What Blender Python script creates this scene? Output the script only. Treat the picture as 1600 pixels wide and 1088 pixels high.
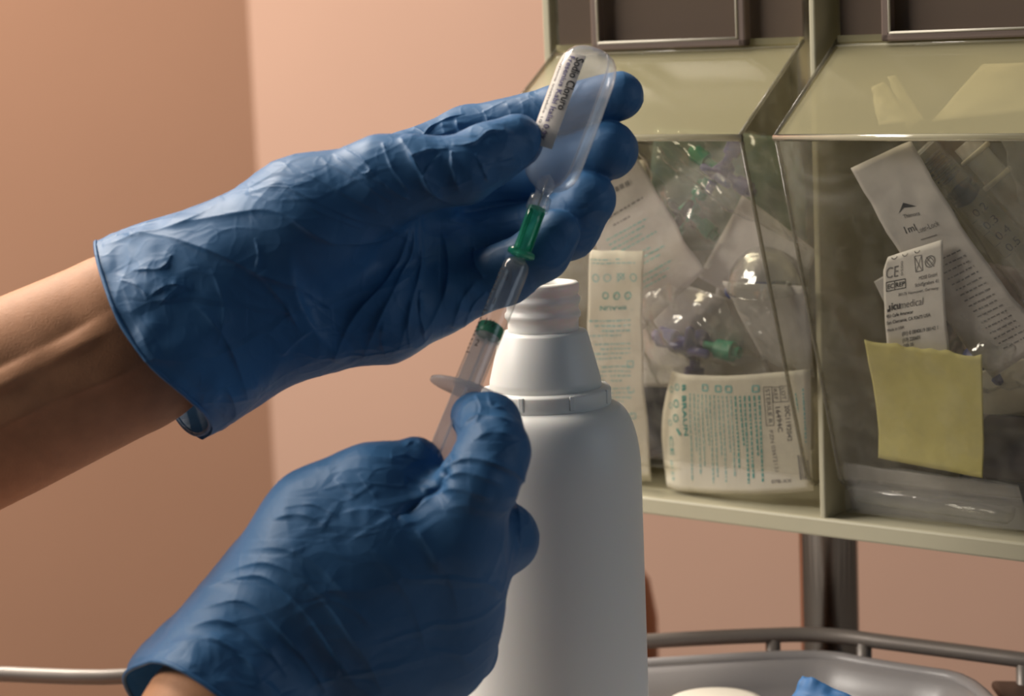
import bpy, bmesh, math, random
import numpy as np
from mathutils import Matrix, Vector

random.seed(4)
RNG = np.random.default_rng(7)
sc = bpy.context.scene
COL = sc.collection
for o in list(bpy.data.objects):
    bpy.data.objects.remove(o)

# ------------------------------------------------------------------ camera, world, lights, exposure
FPX = 3333.0                      # focal length in pixels of the 1600 px frame
CX, CY = 800.0, 544.0
CAM_Z = 1.27
PITCH, ROLL = math.radians(8.0), math.radians(2.3)
camd = bpy.data.cameras.new('camera')
cam = bpy.data.objects.new('camera', camd)
COL.objects.link(cam)
camd.sensor_width = 36.0
camd.lens = 36.0 * FPX / 1600.0
camd.clip_start = 0.02
camd.dof.use_dof = True
camd.dof.focus_distance = 0.91
camd.dof.aperture_fstop = 10.5
CAM = Matrix.Translation((0, 0, CAM_Z)) @ Matrix.Rotation(math.pi / 2 - PITCH, 4, 'X') @ Matrix.Rotation(-ROLL, 4, 'Z')
cam.matrix_world = CAM
sc.camera = cam

w = bpy.data.worlds.new('room_light')
sc.world = w
w.use_nodes = True
w.node_tree.nodes['Background'].inputs[0].default_value = (0.80, 0.90, 1.0, 1)
w.node_tree.nodes['Background'].inputs[1].default_value = 0.048


def area(name, loc, target, size, size_y, power, col):
    d = bpy.data.lights.new(name, 'AREA')
    d.shape = 'RECTANGLE'
    d.size, d.size_y, d.energy, d.color = size, size_y, power, col
    o = bpy.data.objects.new(name, d)
    COL.objects.link(o)
    o.location = loc
    o.rotation_euler = (Vector(target) - Vector(loc)).to_track_quat('-Z', 'Y').to_euler()
    return o


area('ceiling_lamp', (-1.05, 1.75, 2.65), (-0.35, 1.5, 1.1), 1.1, 0.7, 70, (1.0, 0.90, 0.78))
area('ceiling_lamp_front', (-2.3, 0.85, 2.3), (0.0, 1.1, 1.1), 1.0, 0.6, 50, (1.0, 0.93, 0.84))  # added fill to brighten the rack contents, not a lamp of the room
area('side_window', (2.0, 0.2, 1.6), (0.1, 1.0, 1.0), 0.9, 1.1, 5, (0.72, 0.86, 1.0))

sc.view_settings.view_transform = 'Standard'
sc.view_settings.look = 'None'
sc.view_settings.gamma = 1.0
sc.view_settings.use_curve_mapping = False
sc.view_settings.exposure = 0.0
sc.cycles.transparent_max_bounces = 32

# ------------------------------------------------------------------ geometry helpers
CAMN = np.array(CAM)


def cv2w(p):
    """camera-aligned metres (x right, y down, z away) -> world"""
    p = np.asarray(p, float)
    q = np.stack([p[..., 0], -p[..., 1], -p[..., 2]], -1)
    return q @ CAMN[:3, :3].T + CAMN[:3, 3]


def P(px, py, d):
    return cv2w(np.array([(px - CX) / FPX * d, (py - CY) / FPX * d, d]))


def ray(px, py):
    o = CAMN[:3, 3]
    return o, P(px, py, 1.0) - o


def onz(px, py, z):
    o, d = ray(px, py)
    return o + d * ((z - o[2]) / d[2])


# pose of the bin rack (u right, v towards the room, w up), origin at the hood hinge of the first bin
K = 1.28
DR = np.array([[0.78977364, -0.6118497, -0.04356078],
               [0.05871563, 0.14609711, -0.98752626],
               [-0.61058175, -0.77736451, -0.15130879]])
DT = K * np.array([0.11006102, -0.1156191, 0.80238811])
BW, GAP, HA, HB, FE, FH, SV, SH, ST, DM = [K * x for x in
    (0.11639355, 0.01359656, 0.04654418, 0.03220836, 0.0025408, 0.17094744, 0.00895343, 0.18225584, 0.00649972, 0.00793892)]


def D(u, v, w):
    return cv2w(DR @ np.array([u, v, w]) + DT)


def Dm(a):
    a = np.asarray(a, float)
    return cv2w(a @ DR.T + DT)


D0 = D(0, 0, 0)
DU, DV, DW = D(1, 0, 0) - D0, D(0, 1, 0) - D0, D(0, 0, 1) - D0
FN = np.cross(D(0, FE, -FH) - D(1, FE, -FH), D(0, HA, -HB) - D(0, FE, -FH))
FN /= np.linalg.norm(FN)
if FN @ DV < 0:
    FN = -FN


def FP(px, py, dl):
    """point on a plane dl metres behind the slanted front panel of the bins"""
    o, d = ray(px, py)
    p0 = D(0, FE, -FH) - FN * dl
    return o + d * (((p0 - o) @ FN) / (d @ FN))


def DVP(px, py, v):
    o, d = ray(px, py)
    p0 = D(0, v, 0)
    return o + d * (((p0 - o) @ DV) / (d @ DV))


def vnoise(p, seed=0):
    """smooth value noise, p (N,3) -> (-1..1)"""
    p = np.asarray(p, float)
    i = np.floor(p).astype(np.int64)
    f = p - i
    f = f * f * (3 - 2 * f)
    out = np.zeros(len(p))
    for dx in (0, 1):
        for dy in (0, 1):
            for dz in (0, 1):
                h = (i[:, 0] + dx) * 374761393 + (i[:, 1] + dy) * 668265263 + (i[:, 2] + dz) * 2147483647 + seed * 974711
                h = (h ^ (h >> 13)) * 1274126177
                h = (h ^ (h >> 16)) & 0xffff
                wgt = (f[:, 0] if dx else 1 - f[:, 0]) * (f[:, 1] if dy else 1 - f[:, 1]) * (f[:, 2] if dz else 1 - f[:, 2])
                out += wgt * (h / 32767.5 - 1)
    return out


MW = {}


def props(o, label=None, cat=None, group=None, kind=None):
    if label: o['label'] = label
    if cat: o['category'] = cat
    if group: o['group'] = group
    if kind: o['kind'] = kind
    return o


def empty(name, loc, label=None, cat=None, group=None, parent=None):
    o = bpy.data.objects.new(name, None)
    COL.objects.link(o)
    o.empty_display_size = 0.02
    loc = Vector(loc)
    if parent is not None:
        o.parent = parent
        o.location = loc - MW[parent]
    else:
        o.location = loc
    MW[o] = loc
    return props(o, label, cat, group)


def mk(name, verts, faces, mat, parent=None, smooth=True, fix=True, label=None, cat=None, group=None, kind=None, bevel=0, solid=0, sub=0):
    """mesh object from world-space vertices; origin at the base centre"""
    verts = np.asarray(verts, float)
    if parent is not None:
        org = np.array(MW[parent])
    else:
        org = np.array([(verts[:, 0].min() + verts[:, 0].max()) / 2, (verts[:, 1].min() + verts[:, 1].max()) / 2, verts[:, 2].min()])
    me = bpy.data.meshes.new(name)
    me.from_pydata((verts - org).tolist(), [], faces.tolist() if isinstance(faces, np.ndarray) else [list(map(int, f)) for f in faces])
    if fix:
        me.validate()
        bm = bmesh.new(); bm.from_mesh(me)
        bmesh.ops.recalc_face_normals(bm, faces=bm.faces)
        bm.to_mesh(me); bm.free()
    if smooth:
        me.polygons.foreach_set('use_smooth', [True] * len(me.polygons))
    me.materials.append(mat)
    o = bpy.data.objects.new(name, me)
    COL.objects.link(o)
    if parent is not None:
        o.parent = parent
        MW[o] = MW[parent]
    else:
        o.location = org
        MW[o] = Vector(org)
    if bevel:
        m = o.modifiers.new('bevel', 'BEVEL'); m.width = bevel; m.segments = 2; m.limit_method = 'ANGLE'
    if solid:
        m = o.modifiers.new('thickness', 'SOLIDIFY'); m.thickness = solid; m.offset = 0
    if sub:
        m = o.modifiers.new('smooth', 'SUBSURF'); m.levels = sub; m.render_levels = sub
    return props(o, label, cat, group, kind)


class MB:
    def __init__(s): s.v, s.f = [], []

    def add(s, v, f):
        b = len(s.v)
        s.v += [tuple(x) for x in np.asarray(v, float)]
        s.f += [[i + b for i in q] for q in f]
        return s

    def box(s, fn, u0, u1, v0, v1, w0, w1):
        c = [fn(u, v, ww) for ww in (w0, w1) for v in (v0, v1) for u in (u0, u1)]
        return s.add(c, [(0, 1, 3, 2), (4, 6, 7, 5), (0, 4, 5, 1), (1, 5, 7, 3), (3, 7, 6, 2), (2, 6, 4, 0)])

    def prism(s, fn, poly, u0, u1):
        """poly in (v,w), extruded along u"""
        n = len(poly)
        c = [fn(u, a, b) for u in (u0, u1) for a, b in poly]
        return s.add(c, [tuple(range(n)), tuple(range(2 * n - 1, n - 1, -1))] + [(i, (i + 1) % n, n + (i + 1) % n, n + i) for i in range(n)])

    def tube(s, pts, r, n=12, closed=False, caps=True):
        pts = np.asarray(pts, float)
        m = len(pts)
        r = np.broadcast_to(np.asarray(r, float), (m,))
        if closed:
            t = np.roll(pts, -1, 0) - np.roll(pts, 1, 0)
        else:
            t = np.gradient(pts, axis=0)
        t /= np.linalg.norm(t, axis=1)[:, None] + 1e-12
        nrm = np.cross(t[0], [0.31, 0.2, 0.93]); nrm /= np.linalg.norm(nrm)
        vs = []
        for i in range(m):
            nrm = nrm - t[i] * (nrm @ t[i]); nrm /= np.linalg.norm(nrm) + 1e-12
            b = np.cross(t[i], nrm)
            for k in range(n):
                a = 2 * math.pi * k / n
                vs.append(pts[i] + r[i] * (math.cos(a) * nrm + math.sin(a) * b))
        fs = []
        for i in range(m if closed else m - 1):
            j = (i + 1) % m
            for k in range(n):
                fs.append((i * n + k, i * n + (k + 1) % n, j * n + (k + 1) % n, j * n + k))
        if caps and not closed:
            fs.append(tuple(range(n - 1, -1, -1)))
            fs.append(tuple((m - 1) * n + k for k in range(n)))
        return s.add(vs, fs)

    def lathe(s, o, ax, prof, n=32, xd=None, sx=1.0, sy=1.0, cap0=True, cap1=True):
        """prof: (t, r) along unit axis ax from o; elliptical scale sx, sy"""
        o, ax = np.asarray(o, float), np.asarray(ax, float)
        ax = ax / np.linalg.norm(ax)
        if xd is None:
            xd = np.cross(ax, [0.3, 0.9, 0.2])
        xd = np.asarray(xd, float); xd = xd - ax * (xd @ ax); xd /= np.linalg.norm(xd)
        yd = np.cross(ax, xd)
        vs, fs = [], []
        for t, r in prof:
            for k in range(n):
                a = 2 * math.pi * k / n
                vs.append(o + ax * t + r * (sx * math.cos(a) * xd + sy * math.sin(a) * yd))
        m = len(prof)
        for i in range(m - 1):
            for k in range(n):
                fs.append((i * n + k, i * n + (k + 1) % n, (i + 1) * n + (k + 1) % n, (i + 1) * n + k))
        if cap0: fs.append(tuple(range(n - 1, -1, -1)))
        if cap1: fs.append(tuple((m - 1) * n + k for k in range(n)))
        return s.add(vs, fs)

    def build(s, name, mat, parent=None, **kw):
        return mk(name, s.v, s.f, mat, parent, **kw)


def spline(pts, n, closed=False):
    pts = np.asarray(pts, float)
    m = len(pts)
    out = []
    for i in range(m if closed else m - 1):
        if closed:
            a, b, c, d = pts[(i - 1) % m], pts[i], pts[(i + 1) % m], pts[(i + 2) % m]
        else:
            a, b, c, d = pts[max(i - 1, 0)], pts[i], pts[i + 1], pts[min(i + 2, m - 1)]
        for k in range(n):
            t = k / n
            out.append(0.5 * (2 * b + (c - a) * t + (2 * a - 5 * b + 4 * c - d) * t * t + (3 * b - a - 3 * c + d) * t ** 3))
    if not closed:
        out.append(pts[-1])
    return np.array(out)


# ------------------------------------------------------------------ materials
def srgb(r, g, b):
    f = lambda c: c / 12.92 if c <= 0.04045 else ((c + 0.055) / 1.055) ** 2.4
    return (f(r / 255), f(g / 255), f(b / 255), 1)


def mat(name, col, rough=0.5, metal=0.0, var=0.0, vscale=20, bump=0.0, bscale=200, spec=0.5, trans=0.0, coat=0.0, detail=4, sub=0.0):
    m = bpy.data.materials.new(name)
    m.use_nodes = True
    nt = m.node_tree
    b = nt.nodes['Principled BSDF']
    b.inputs['Base Color'].default_value = col
    b.inputs['Roughness'].default_value = rough
    b.inputs['Metallic'].default_value = metal
    b.inputs['Specular IOR Level'].default_value = spec
    b.inputs['Coat Weight'].default_value = coat
    if sub:
        b.inputs['Subsurface Weight'].default_value = sub
        b.inputs['Subsurface Radius'].default_value = (0.008, 0.004, 0.002)
        b.inputs['Subsurface Scale'].default_value = 1.0
    tc = nt.nodes.new('ShaderNodeTexCoord')
    if var:
        n = nt.nodes.new('ShaderNodeTexNoise'); n.inputs['Scale'].default_value = vscale; n.inputs['Detail'].default_value = detail
        nt.links.new(tc.outputs['Object'], n.inputs['Vector'])
        rp = nt.nodes.new('ShaderNodeValToRGB')
        rp.color_ramp.elements[0].position, rp.color_ramp.elements[1].position = 0.3, 0.7
        rp.color_ramp.elements[0].color = tuple(c * (1 - var) for c in col[:3]) + (1,)
        rp.color_ramp.elements[1].color = tuple(min(1, c * (1 + var)) for c in col[:3]) + (1,)
        nt.links.new(n.outputs['Fac'], rp.inputs['Fac'])
        nt.links.new(rp.outputs['Color'], b.inputs['Base Color'])
    if bump:
        n = nt.nodes.new('ShaderNodeTexNoise'); n.inputs['Scale'].default_value = bscale; n.inputs['Detail'].default_value = 5
        nt.links.new(tc.outputs['Object'], n.inputs['Vector'])
        bp = nt.nodes.new('ShaderNodeBump'); bp.inputs['Strength'].default_value = bump; bp.inputs['Distance'].default_value = 0.001
        nt.links.new(n.outputs['Fac'], bp.inputs['Height'])
        nt.links.new(bp.outputs['Normal'], b.inputs['Normal'])
    if trans:      # thin sheet that lets light through
        out = nt.nodes['Material Output']
        tr = nt.nodes.new('ShaderNodeBsdfTranslucent'); tr.inputs['Color'].default_value = col
        mx = nt.nodes.new('ShaderNodeMixShader'); mx.inputs['Fac'].default_value = trans
        nt.links.new(b.outputs[0], mx.inputs[1]); nt.links.new(tr.outputs[0], mx.inputs[2])
        nt.links.new(mx.outputs[0], out.inputs[0])
    return m


def clear(name, tint=(1, 1, 1), haze=0.05, hazecol=(0.8, 0.8, 0.8), rough=0.06, gloss=1.0, ior=1.45, bump=0.0, bscale=60, hazevar=False, transl=0.5):
    """thin clear plastic: transparency + fresnel gloss + a little scattering haze"""
    m = bpy.data.materials.new(name)
    m.use_nodes = True
    nt = m.node_tree
    nt.nodes.remove(nt.nodes['Principled BSDF'])
    out = nt.nodes['Material Output']
    N = nt.nodes.new
    L = nt.links.new
    tp = N('ShaderNodeBsdfTransparent'); tp.inputs[0].default_value = tuple(tint) + (1,)
    df = N('ShaderNodeBsdfDiffuse'); df.inputs[0].default_value = tuple(hazecol) + (1,)
    tl = N('ShaderNodeBsdfTranslucent'); tl.inputs[0].default_value = tuple(hazecol) + (1,)
    md = N('ShaderNodeMixShader'); md.inputs[0].default_value = transl
    L(df.outputs[0], md.inputs[1]); L(tl.outputs[0], md.inputs[2])
    gl = N('ShaderNodeBsdfGlossy'); gl.inputs['Roughness'].default_value = rough
    m1 = N('ShaderNodeMixShader'); m1.inputs[0].default_value = haze
    L(tp.outputs[0], m1.inputs[1]); L(md.outputs[0], m1.inputs[2])
    f0 = ((ior - 1) / (ior + 1)) ** 2
    fr = N('ShaderNodeLayerWeight'); fr.inputs[0].default_value = 0.5
    pw = N('ShaderNodeMath'); pw.operation = 'POWER'; pw.inputs[1].default_value = 4.0
    L(fr.outputs['Facing'], pw.inputs[0])
    mu = N('ShaderNodeMath'); mu.operation = 'MULTIPLY_ADD'; mu.inputs[1].default_value = gloss * 0.7; mu.inputs[2].default_value = gloss * f0
    mu.use_clamp = True
    L(pw.outputs[0], mu.inputs[0])
    m2 = N('ShaderNodeMixShader')
    L(mu.outputs[0], m2.inputs[0]); L(m1.outputs[0], m2.inputs[1]); L(gl.outputs[0], m2.inputs[2])
    L(m2.outputs[0], out.inputs[0])
    tc = N('ShaderNodeTexCoord')
    if bump:
        n = N('ShaderNodeTexNoise'); n.inputs['Scale'].default_value = bscale; n.inputs['Detail'].default_value = 3
        L(tc.outputs['Object'], n.inputs['Vector'])
        bp = N('ShaderNodeBump'); bp.inputs['Strength'].default_value = bump; bp.inputs['Distance'].default_value = 0.002
        L(n.outputs['Fac'], bp.inputs['Height'])
        L(bp.outputs['Normal'], gl.inputs['Normal']); L(bp.outputs['Normal'], fr.inputs['Normal'])
    if hazevar:
        n = N('ShaderNodeTexNoise'); n.inputs['Scale'].default_value = 90; n.inputs['Detail'].default_value = 8
        L(tc.outputs['Object'], n.inputs['Vector'])
        mr = N('ShaderNodeMapRange'); mr.inputs[1].default_value = 0.45; mr.inputs[2].default_value = 0.75
        mr.inputs[3].default_value = haze * 0.6; mr.inputs[4].default_value = min(1, haze * 2.4)
        L(n.outputs['Fac'], mr.inputs[0]); L(mr.outputs[0], m1.inputs[0])
    return m


M = {}
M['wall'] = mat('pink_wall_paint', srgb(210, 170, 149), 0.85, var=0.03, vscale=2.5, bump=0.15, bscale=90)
M['wall_l'] = mat('apricot_wall_paint', srgb(184, 139, 113), 0.85, var=0.03, vscale=2.5, bump=0.15, bscale=90)  # left wall's shade put into a darker tone of the wall colour
M['floor'] = mat('grey_vinyl', srgb(84, 80, 76), 0.5, var=0.05, vscale=8)
M['cream'] = mat('cream_plastic', srgb(200, 194, 168), 0.42, var=0.02, vscale=30)
M['deck'] = mat('tan_laminate', srgb(128, 95, 74), 0.2)  # tan stands in for the wall's reflection in the deck
M['tray'] = mat('grey_tray_plastic', srgb(162, 158, 158), 0.35, bump=0.05, bscale=600)
M['steel'] = mat('brushed_steel', srgb(222, 216, 210), 0.2, metal=1.0)
M['rail'] = mat('grey_rail_metal', srgb(142, 134, 128), 0.42, metal=0.3)
M['bottle'] = mat('white_bottle_plastic', srgb(226, 224, 220), 0.45, sub=0.15)
M['orange'] = mat('orange_plastic', srgb(214, 120, 70), 0.5)
M['bin'] = clear('clear_bin_plastic', (0.97, 0.965, 0.94), 0.05, (0.75, 0.74, 0.68), 0.05, hazevar=True)
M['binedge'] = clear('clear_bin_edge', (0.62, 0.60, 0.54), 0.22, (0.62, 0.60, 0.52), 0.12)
M['hood'] = clear('yellowed_hood_plastic', (0.92, 0.90, 0.80), 0.36, (0.78, 0.73, 0.50), 0.12, gloss=0.8)  # even yellow-cream tint and haze
M['smoke'] = clear('smoked_bin_plastic', (0.5, 0.44, 0.38), 0.62, (0.26, 0.20, 0.16), 0.2, gloss=0.7, transl=0.3)  # shade of the dark interior put into the clear panel's tint and haze
M['smokef'] = mat('smoked_frame_plastic', srgb(120, 104, 96), 0.35)
M['lipm'] = clear('glossy_lip_plastic', (0.9, 0.88, 0.78), 0.6, (0.92, 0.88, 0.72), 0.08, gloss=3.0)  # brightened cream carries the highlight of the lip and hood edge
M['film'] = clear('clear_film', (0.97, 0.97, 0.96), 0.10, (0.8, 0.8, 0.78), 0.07, gloss=3.0, bump=0.9, bscale=55)
M['film2'] = clear('hazy_film', (0.93, 0.93, 0.92), 0.28, (0.78, 0.78, 0.78), 0.12, gloss=1.6, bump=0.5, bscale=90)
M['paper'] = mat('white_pouch_paper', srgb(236, 230, 214), 0.7, var=0.02, vscale=60, trans=0.2)
M['paperg'] = mat('grey_white_pouch_paper', srgb(214, 208, 204), 0.7, var=0.02, vscale=60, trans=0.2)
M['label'] = mat('white_label_paper', srgb(238, 232, 226), 0.6, trans=0.1)
M['note'] = mat('yellow_note_paper', srgb(230, 220, 146), 0.75, var=0.02, vscale=80, trans=0.25)
M['inkb'] = mat('black_ink', srgb(38, 38, 46), 0.6)
M['inkg'] = mat('teal_ink', srgb(60, 165, 160), 0.6)
M['inkg2'] = mat('pale_teal_ink', srgb(128, 190, 188), 0.6)
M['inkgrey'] = mat('grey_ink', srgb(120, 116, 116), 0.6)
M['inkp'] = mat('violet_ink', srgb(95, 88, 140), 0.6)
M['green'] = mat('green_plastic', srgb(30, 150, 115), 0.35)
M['violet'] = mat('violet_plastic', srgb(66, 64, 130), 0.35)
M['navy'] = mat('navy_plastic', srgb(40, 55, 130), 0.35)
M['dark'] = mat('dark_rubber', srgb(48, 54, 62), 0.5)
M['greyp'] = mat('grey_plastic', srgb(120, 112, 112), 0.3)
M['white'] = mat('white_plastic', srgb(226, 220, 206), 0.45)
M['bluepaper'] = mat('blue_wrap', srgb(52, 108, 165), 0.6)
M['ampoule'] = clear('milky_ampoule_plastic', (0.95, 0.96, 0.98), 0.23, (0.86, 0.86, 0.88), 0.14, gloss=1.3, transl=0.5)
M['saline'] = clear('saline', (0.90, 0.94, 0.97), 0.02, (0.8, 0.85, 0.9), 0.02, gloss=0.6, ior=1.2)
M['barrel'] = clear('clear_syringe_plastic', (0.95, 0.96, 0.96), 0.10, (0.8, 0.82, 0.82), 0.06, gloss=1.4)
M['plunger'] = clear('milky_plunger_plastic', (0.95, 0.95, 0.96), 0.42, (0.90, 0.90, 0.92), 0.2, gloss=1.0)
M['hub'] = clear('green_hub_plastic', (0.35, 0.80, 0.66), 0.55, (0.10, 0.52, 0.38), 0.15, gloss=1.2)
M['seal'] = mat('green_seal_rubber', srgb(45, 150, 110), 0.4)


def nitrile():
    m = mat('blue_nitrile', srgb(60, 110, 158), 0.52, var=0.10, vscale=30, spec=0.45, trans=0.12)
    nt = m.node_tree
    N, L = nt.nodes.new, nt.links.new
    b = nt.nodes['Principled BSDF']
    tc = N('ShaderNodeTexCoord')
    wn = N('ShaderNodeTexNoise'); wn.inputs['Scale'].default_value = 30; wn.inputs['Detail'].default_value = 2
    L(tc.outputs['Object'], wn.inputs['Vector'])
    vm = N('ShaderNodeVectorMath'); vm.operation = 'MULTIPLY_ADD'
    vm.inputs[1].default_value = (0.018, 0.018, 0.018)
    L(wn.outputs['Color'], vm.inputs[0]); L(tc.outputs['Object'], vm.inputs[2])
    tot = None
    for scale, wid, amp, seed in ((38, 0.10, 1.0, 1.7), (85, 0.14, 0.45, 5.1)):
        mp = N('ShaderNodeMapping'); mp.inputs['Location'].default_value = (seed, seed * 0.7, -seed); mp.inputs['Rotation'].default_value = (0.3, 0.5, 0.35)
        mp.inputs['Scale'].default_value = (0.55, 1.0, 1.25)
        L(vm.outputs[0], mp.inputs['Vector'])
        vo = N('ShaderNodeTexVoronoi'); vo.feature = 'DISTANCE_TO_EDGE'; vo.inputs['Scale'].default_value = scale
        L(mp.outputs[0], vo.inputs['Vector'])
        mr = N('ShaderNodeMapRange'); mr.inputs[1].default_value = 0.0; mr.inputs[2].default_value = wid; mr.inputs[3].default_value = amp; mr.inputs[4].default_value = 0.0
        L(vo.outputs['Distance'], mr.inputs[0])
        mk_ = N('ShaderNodeTexNoise'); mk_.inputs['Scale'].default_value = 26; mk_.inputs['Detail'].default_value = 1
        L(mp.outputs[0], mk_.inputs['Vector'])
        mm = N('ShaderNodeMapRange'); mm.inputs[1].default_value = 0.46; mm.inputs[2].default_value = 0.66
        L(mk_.outputs['Fac'], mm.inputs[0])
        mu = N('ShaderNodeMath'); mu.operation = 'MULTIPLY'
        L(mr.outputs[0], mu.inputs[0]); L(mm.outputs[0], mu.inputs[1])
        if tot is None:
            tot = mu
        else:
            ad_ = N('ShaderNodeMath'); ad_.operation = 'ADD'; L(tot.outputs[0], ad_.inputs[0]); L(mu.outputs[0], ad_.inputs[1]); tot = ad_
    fn = N('ShaderNodeTexNoise'); fn.inputs['Scale'].default_value = 500; fn.inputs['Detail'].default_value = 3
    L(tc.outputs['Object'], fn.inputs['Vector'])
    ma = N('ShaderNodeMath'); ma.operation = 'MULTIPLY_ADD'; ma.inputs[1].default_value = 0.048
    L(fn.outputs['Fac'], ma.inputs[0]); L(tot.outputs[0], ma.inputs[2])
    bp = N('ShaderNodeBump'); bp.inputs['Strength'].default_value = 0.55; bp.inputs['Distance'].default_value = 0.0011
    L(ma.outputs[0], bp.inputs['Height']); L(bp.outputs['Normal'], b.inputs['Normal'])
    return m


M['glove'] = nitrile()
M['skin'] = mat('tan_skin', srgb(192, 138, 102), 0.55, var=0.08, vscale=150, bump=0.22, bscale=1500, spec=0.3)

# ------------------------------------------------------------------ the setting
corner = np.array(P(411, 420, 2.9)); corner[2] = 0
wdir_r = np.array([math.cos(math.radians(-4)), math.sin(math.radians(-4)), 0])
wdir_l = np.array([-math.cos(math.radians(16)), -math.sin(math.radians(16)), 0])


def wallbox(name, a, d, length, h, m, back):
    up = np.array([0, 0, 1.0])
    fn = lambda u, v, ww: a + d * u + back * v + up * ww
    b = MB(); b.box(fn, 0, length, 0, 0.1, 0, h)
    return b.build(name, m, smooth=False, kind='structure')


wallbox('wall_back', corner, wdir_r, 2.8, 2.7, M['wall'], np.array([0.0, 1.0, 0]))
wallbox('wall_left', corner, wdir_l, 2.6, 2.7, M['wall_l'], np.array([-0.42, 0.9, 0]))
b = MB(); b.box(lambda u, v, ww: np.array([u, v, ww]), -3.0, 2.6, -0.6, 3.1, -0.05, 0.0)
b.build('floor', M['floor'], smooth=False, kind='structure')

# ------------------------------------------------------------------ trolley: deck, rail, pole, legs
ZD, ZR = 0.905, 0.955
rail_px = [(-250, 1092), (205, 1057), (600, 1029), (985, 1004), (1180, 994), (1290, 993), (1400, 1006), (1600, 1032), (2000, 1086)]
rail = np.array([onz(x, y, ZR) for x, y in rail_px])
near = np.array([[rail[-1, 0] - 0.10, 0.62, ZR], [rail[0, 0] + 0.05, 0.62, ZR]])
loop = spline(np.vstack([rail, near]), 10, closed=True)
tr = empty('medical_trolley', (0.05, 0.9, 0), 'tan-topped medical trolley with a grey guard rail and a steel pole', 'trolley')
MB().tube(loop, 0.0042, 10, closed=True).build('guard_rail', M['rail'], tr)
cen = loop.mean(0)
dk = cen + (loop - cen) * 1.02
n = len(dk)
v = [(*p[:2], ZD) for p in dk] + [(*p[:2], ZD - 0.025) for p in dk]
mk('deck', v, [tuple(range(n)), tuple(range(2 * n - 1, n - 1, -1))] + [(i, (i + 1) % n, n + (i + 1) % n, n + i) for i in range(n)], M['deck'], tr, smooth=False)
for i in range(0, n, 14):
    p = loop[i]
    MB().tube([[p[0], p[1], ZD - 0.002], [p[0], p[1], ZR]], 0.004, 8).build('rail_post', M['rail'], tr)
for sx, sy in ((-0.26, 0.72), (0.34, 0.72), (-0.2, 0.98), (0.22, 1.04)):
    MB().tube([[sx, sy, 0.0], [sx, sy, ZD - 0.02]], 0.014, 12).build('leg', M['rail'], tr)
pb = P(1297, 985, 1.155); pb[2] = ZD
MB().tube([pb, pb + np.array([0, 0, 0.75])], 0.0158, 28).build('pole', M['steel'], tr)
MB().lathe(pb, (0, 0, 1), [(0.0, 0.022), (0.006, 0.022), (0.008, 0.016), (0.016, 0.0155)], 28).build('pole_collar', M['steel'], tr)

# grey tray standing on the deck
ZT = 0.947
cpx = [(300, 1086), (985, 1039), (1200, 1026), (1300, 1025), (1375, 1040), (1560, 1068)]
c = [onz(x, y, ZT) for x, y in cpx]
c += [np.array([c[-1][0] - 0.03, 0.66, ZT]), np.array([c[0][0] + 0.02, 0.66, ZT])]
for _ in range(3):
    c2 = []
    for i in range(len(c)):
        a, bb = c[i], c[(i + 1) % len(c)]
        c2 += [a * 0.8 + bb * 0.2, a * 0.2 + bb * 0.8]
    c = c2
c = np.array(c); cc = c.mean(0); n = len(c)


def inset(p, d, z):
    q = p.copy(); dd = cc[:2] - p[:, :2]; dd /= np.linalg.norm(dd, axis=1)[:, None]
    q[:, :2] += dd * d; q[:, 2] = z
    return q


rings = [inset(c, 0.012, ZD + 0.001), inset(c, 0.004, ZT - 0.012), inset(c, 0.0, ZT - 0.004), inset(c, 0.0015, ZT), inset(c, 0.006, ZT + 0.0005),
         inset(c, 0.010, ZT - 0.003), inset(c, 0.015, ZT - 0.012), inset(c, 0.021, ZD + 0.006)]
v = np.vstack(rings)
f = [(r * n + i, r * n + (i + 1) % n, (r + 1) * n + (i + 1) % n, (r + 1) * n + i) for r in range(len(rings) - 1) for i in range(n)]
f.append(tuple(range((len(rings) - 1) * n, len(rings) * n)))
f.append(tuple(range(n - 1, -1, -1)))
tray = empty('instrument_tray', (cc[0], cc[1], ZD), 'grey plastic tray with rounded rim on the trolley, under the bin rack', 'tray')
mk('basin', v, f, M['tray'], tray)
rim = inset(c, 0.003, ZT + 0.0005)
MB().tube(rim, 0.0034, 10, closed=True).build('rim', M['tray'], tray)

# dark box at the end of the deck
q = onz(1600, 1075, ZT - 0.005)
bx = empty('storage_box', (q[0] + 0.03, q[1] - 0.03, ZD), 'dark brown box beside the grey tray at the lower right edge', 'box')
fnb = lambda u, vv, ww: np.array([q[0] - 0.012 + u, q[1] - 0.06 + vv + u * -0.2, ww])
b = MB(); b.box(fnb, 0, 0.08, 0, 0.07, ZD + 0.001, ZT - 0.01); b.build('body', M['dark'], bx, smooth=False, bevel=0.003)
b = MB(); b.box(fnb, -0.002, 0.082, -0.002, 0.072, ZT - 0.009, ZT - 0.004); b.build('lid', mat('brown_lid', srgb(92, 70, 58), 0.5), bx, smooth=False, bevel=0.002)

# white jar whose lid shows at the bottom edge, and a blue wrapper
q = onz(1118, 1092, ZT - 0.006)
jar = empty('jar', (q[0], q[1] - 0.0, ZD + 0.006), 'white screw-lid jar standing in the grey tray at the bottom edge', 'jar')
q = np.array([q[0], q[1], ZD + 0.0005])
MB().lathe(q, (0, 0, 1), [(0, 0.021), (0.002, 0.023), (0.022, 0.023)], 40).build('body', M['white'], jar)
MB().lathe(q, (0, 0, 1), [(0.022, 0.0255), (0.031, 0.0255), (0.034, 0.024), (0.0345, 0.020)], 40).build('lid', M['white'], jar)
wp = [P(1252, 1054, 1.02), P(1345, 1092, 1.0), P(1310, 1150, 0.985), P(1215, 1130, 1.01)]

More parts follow.
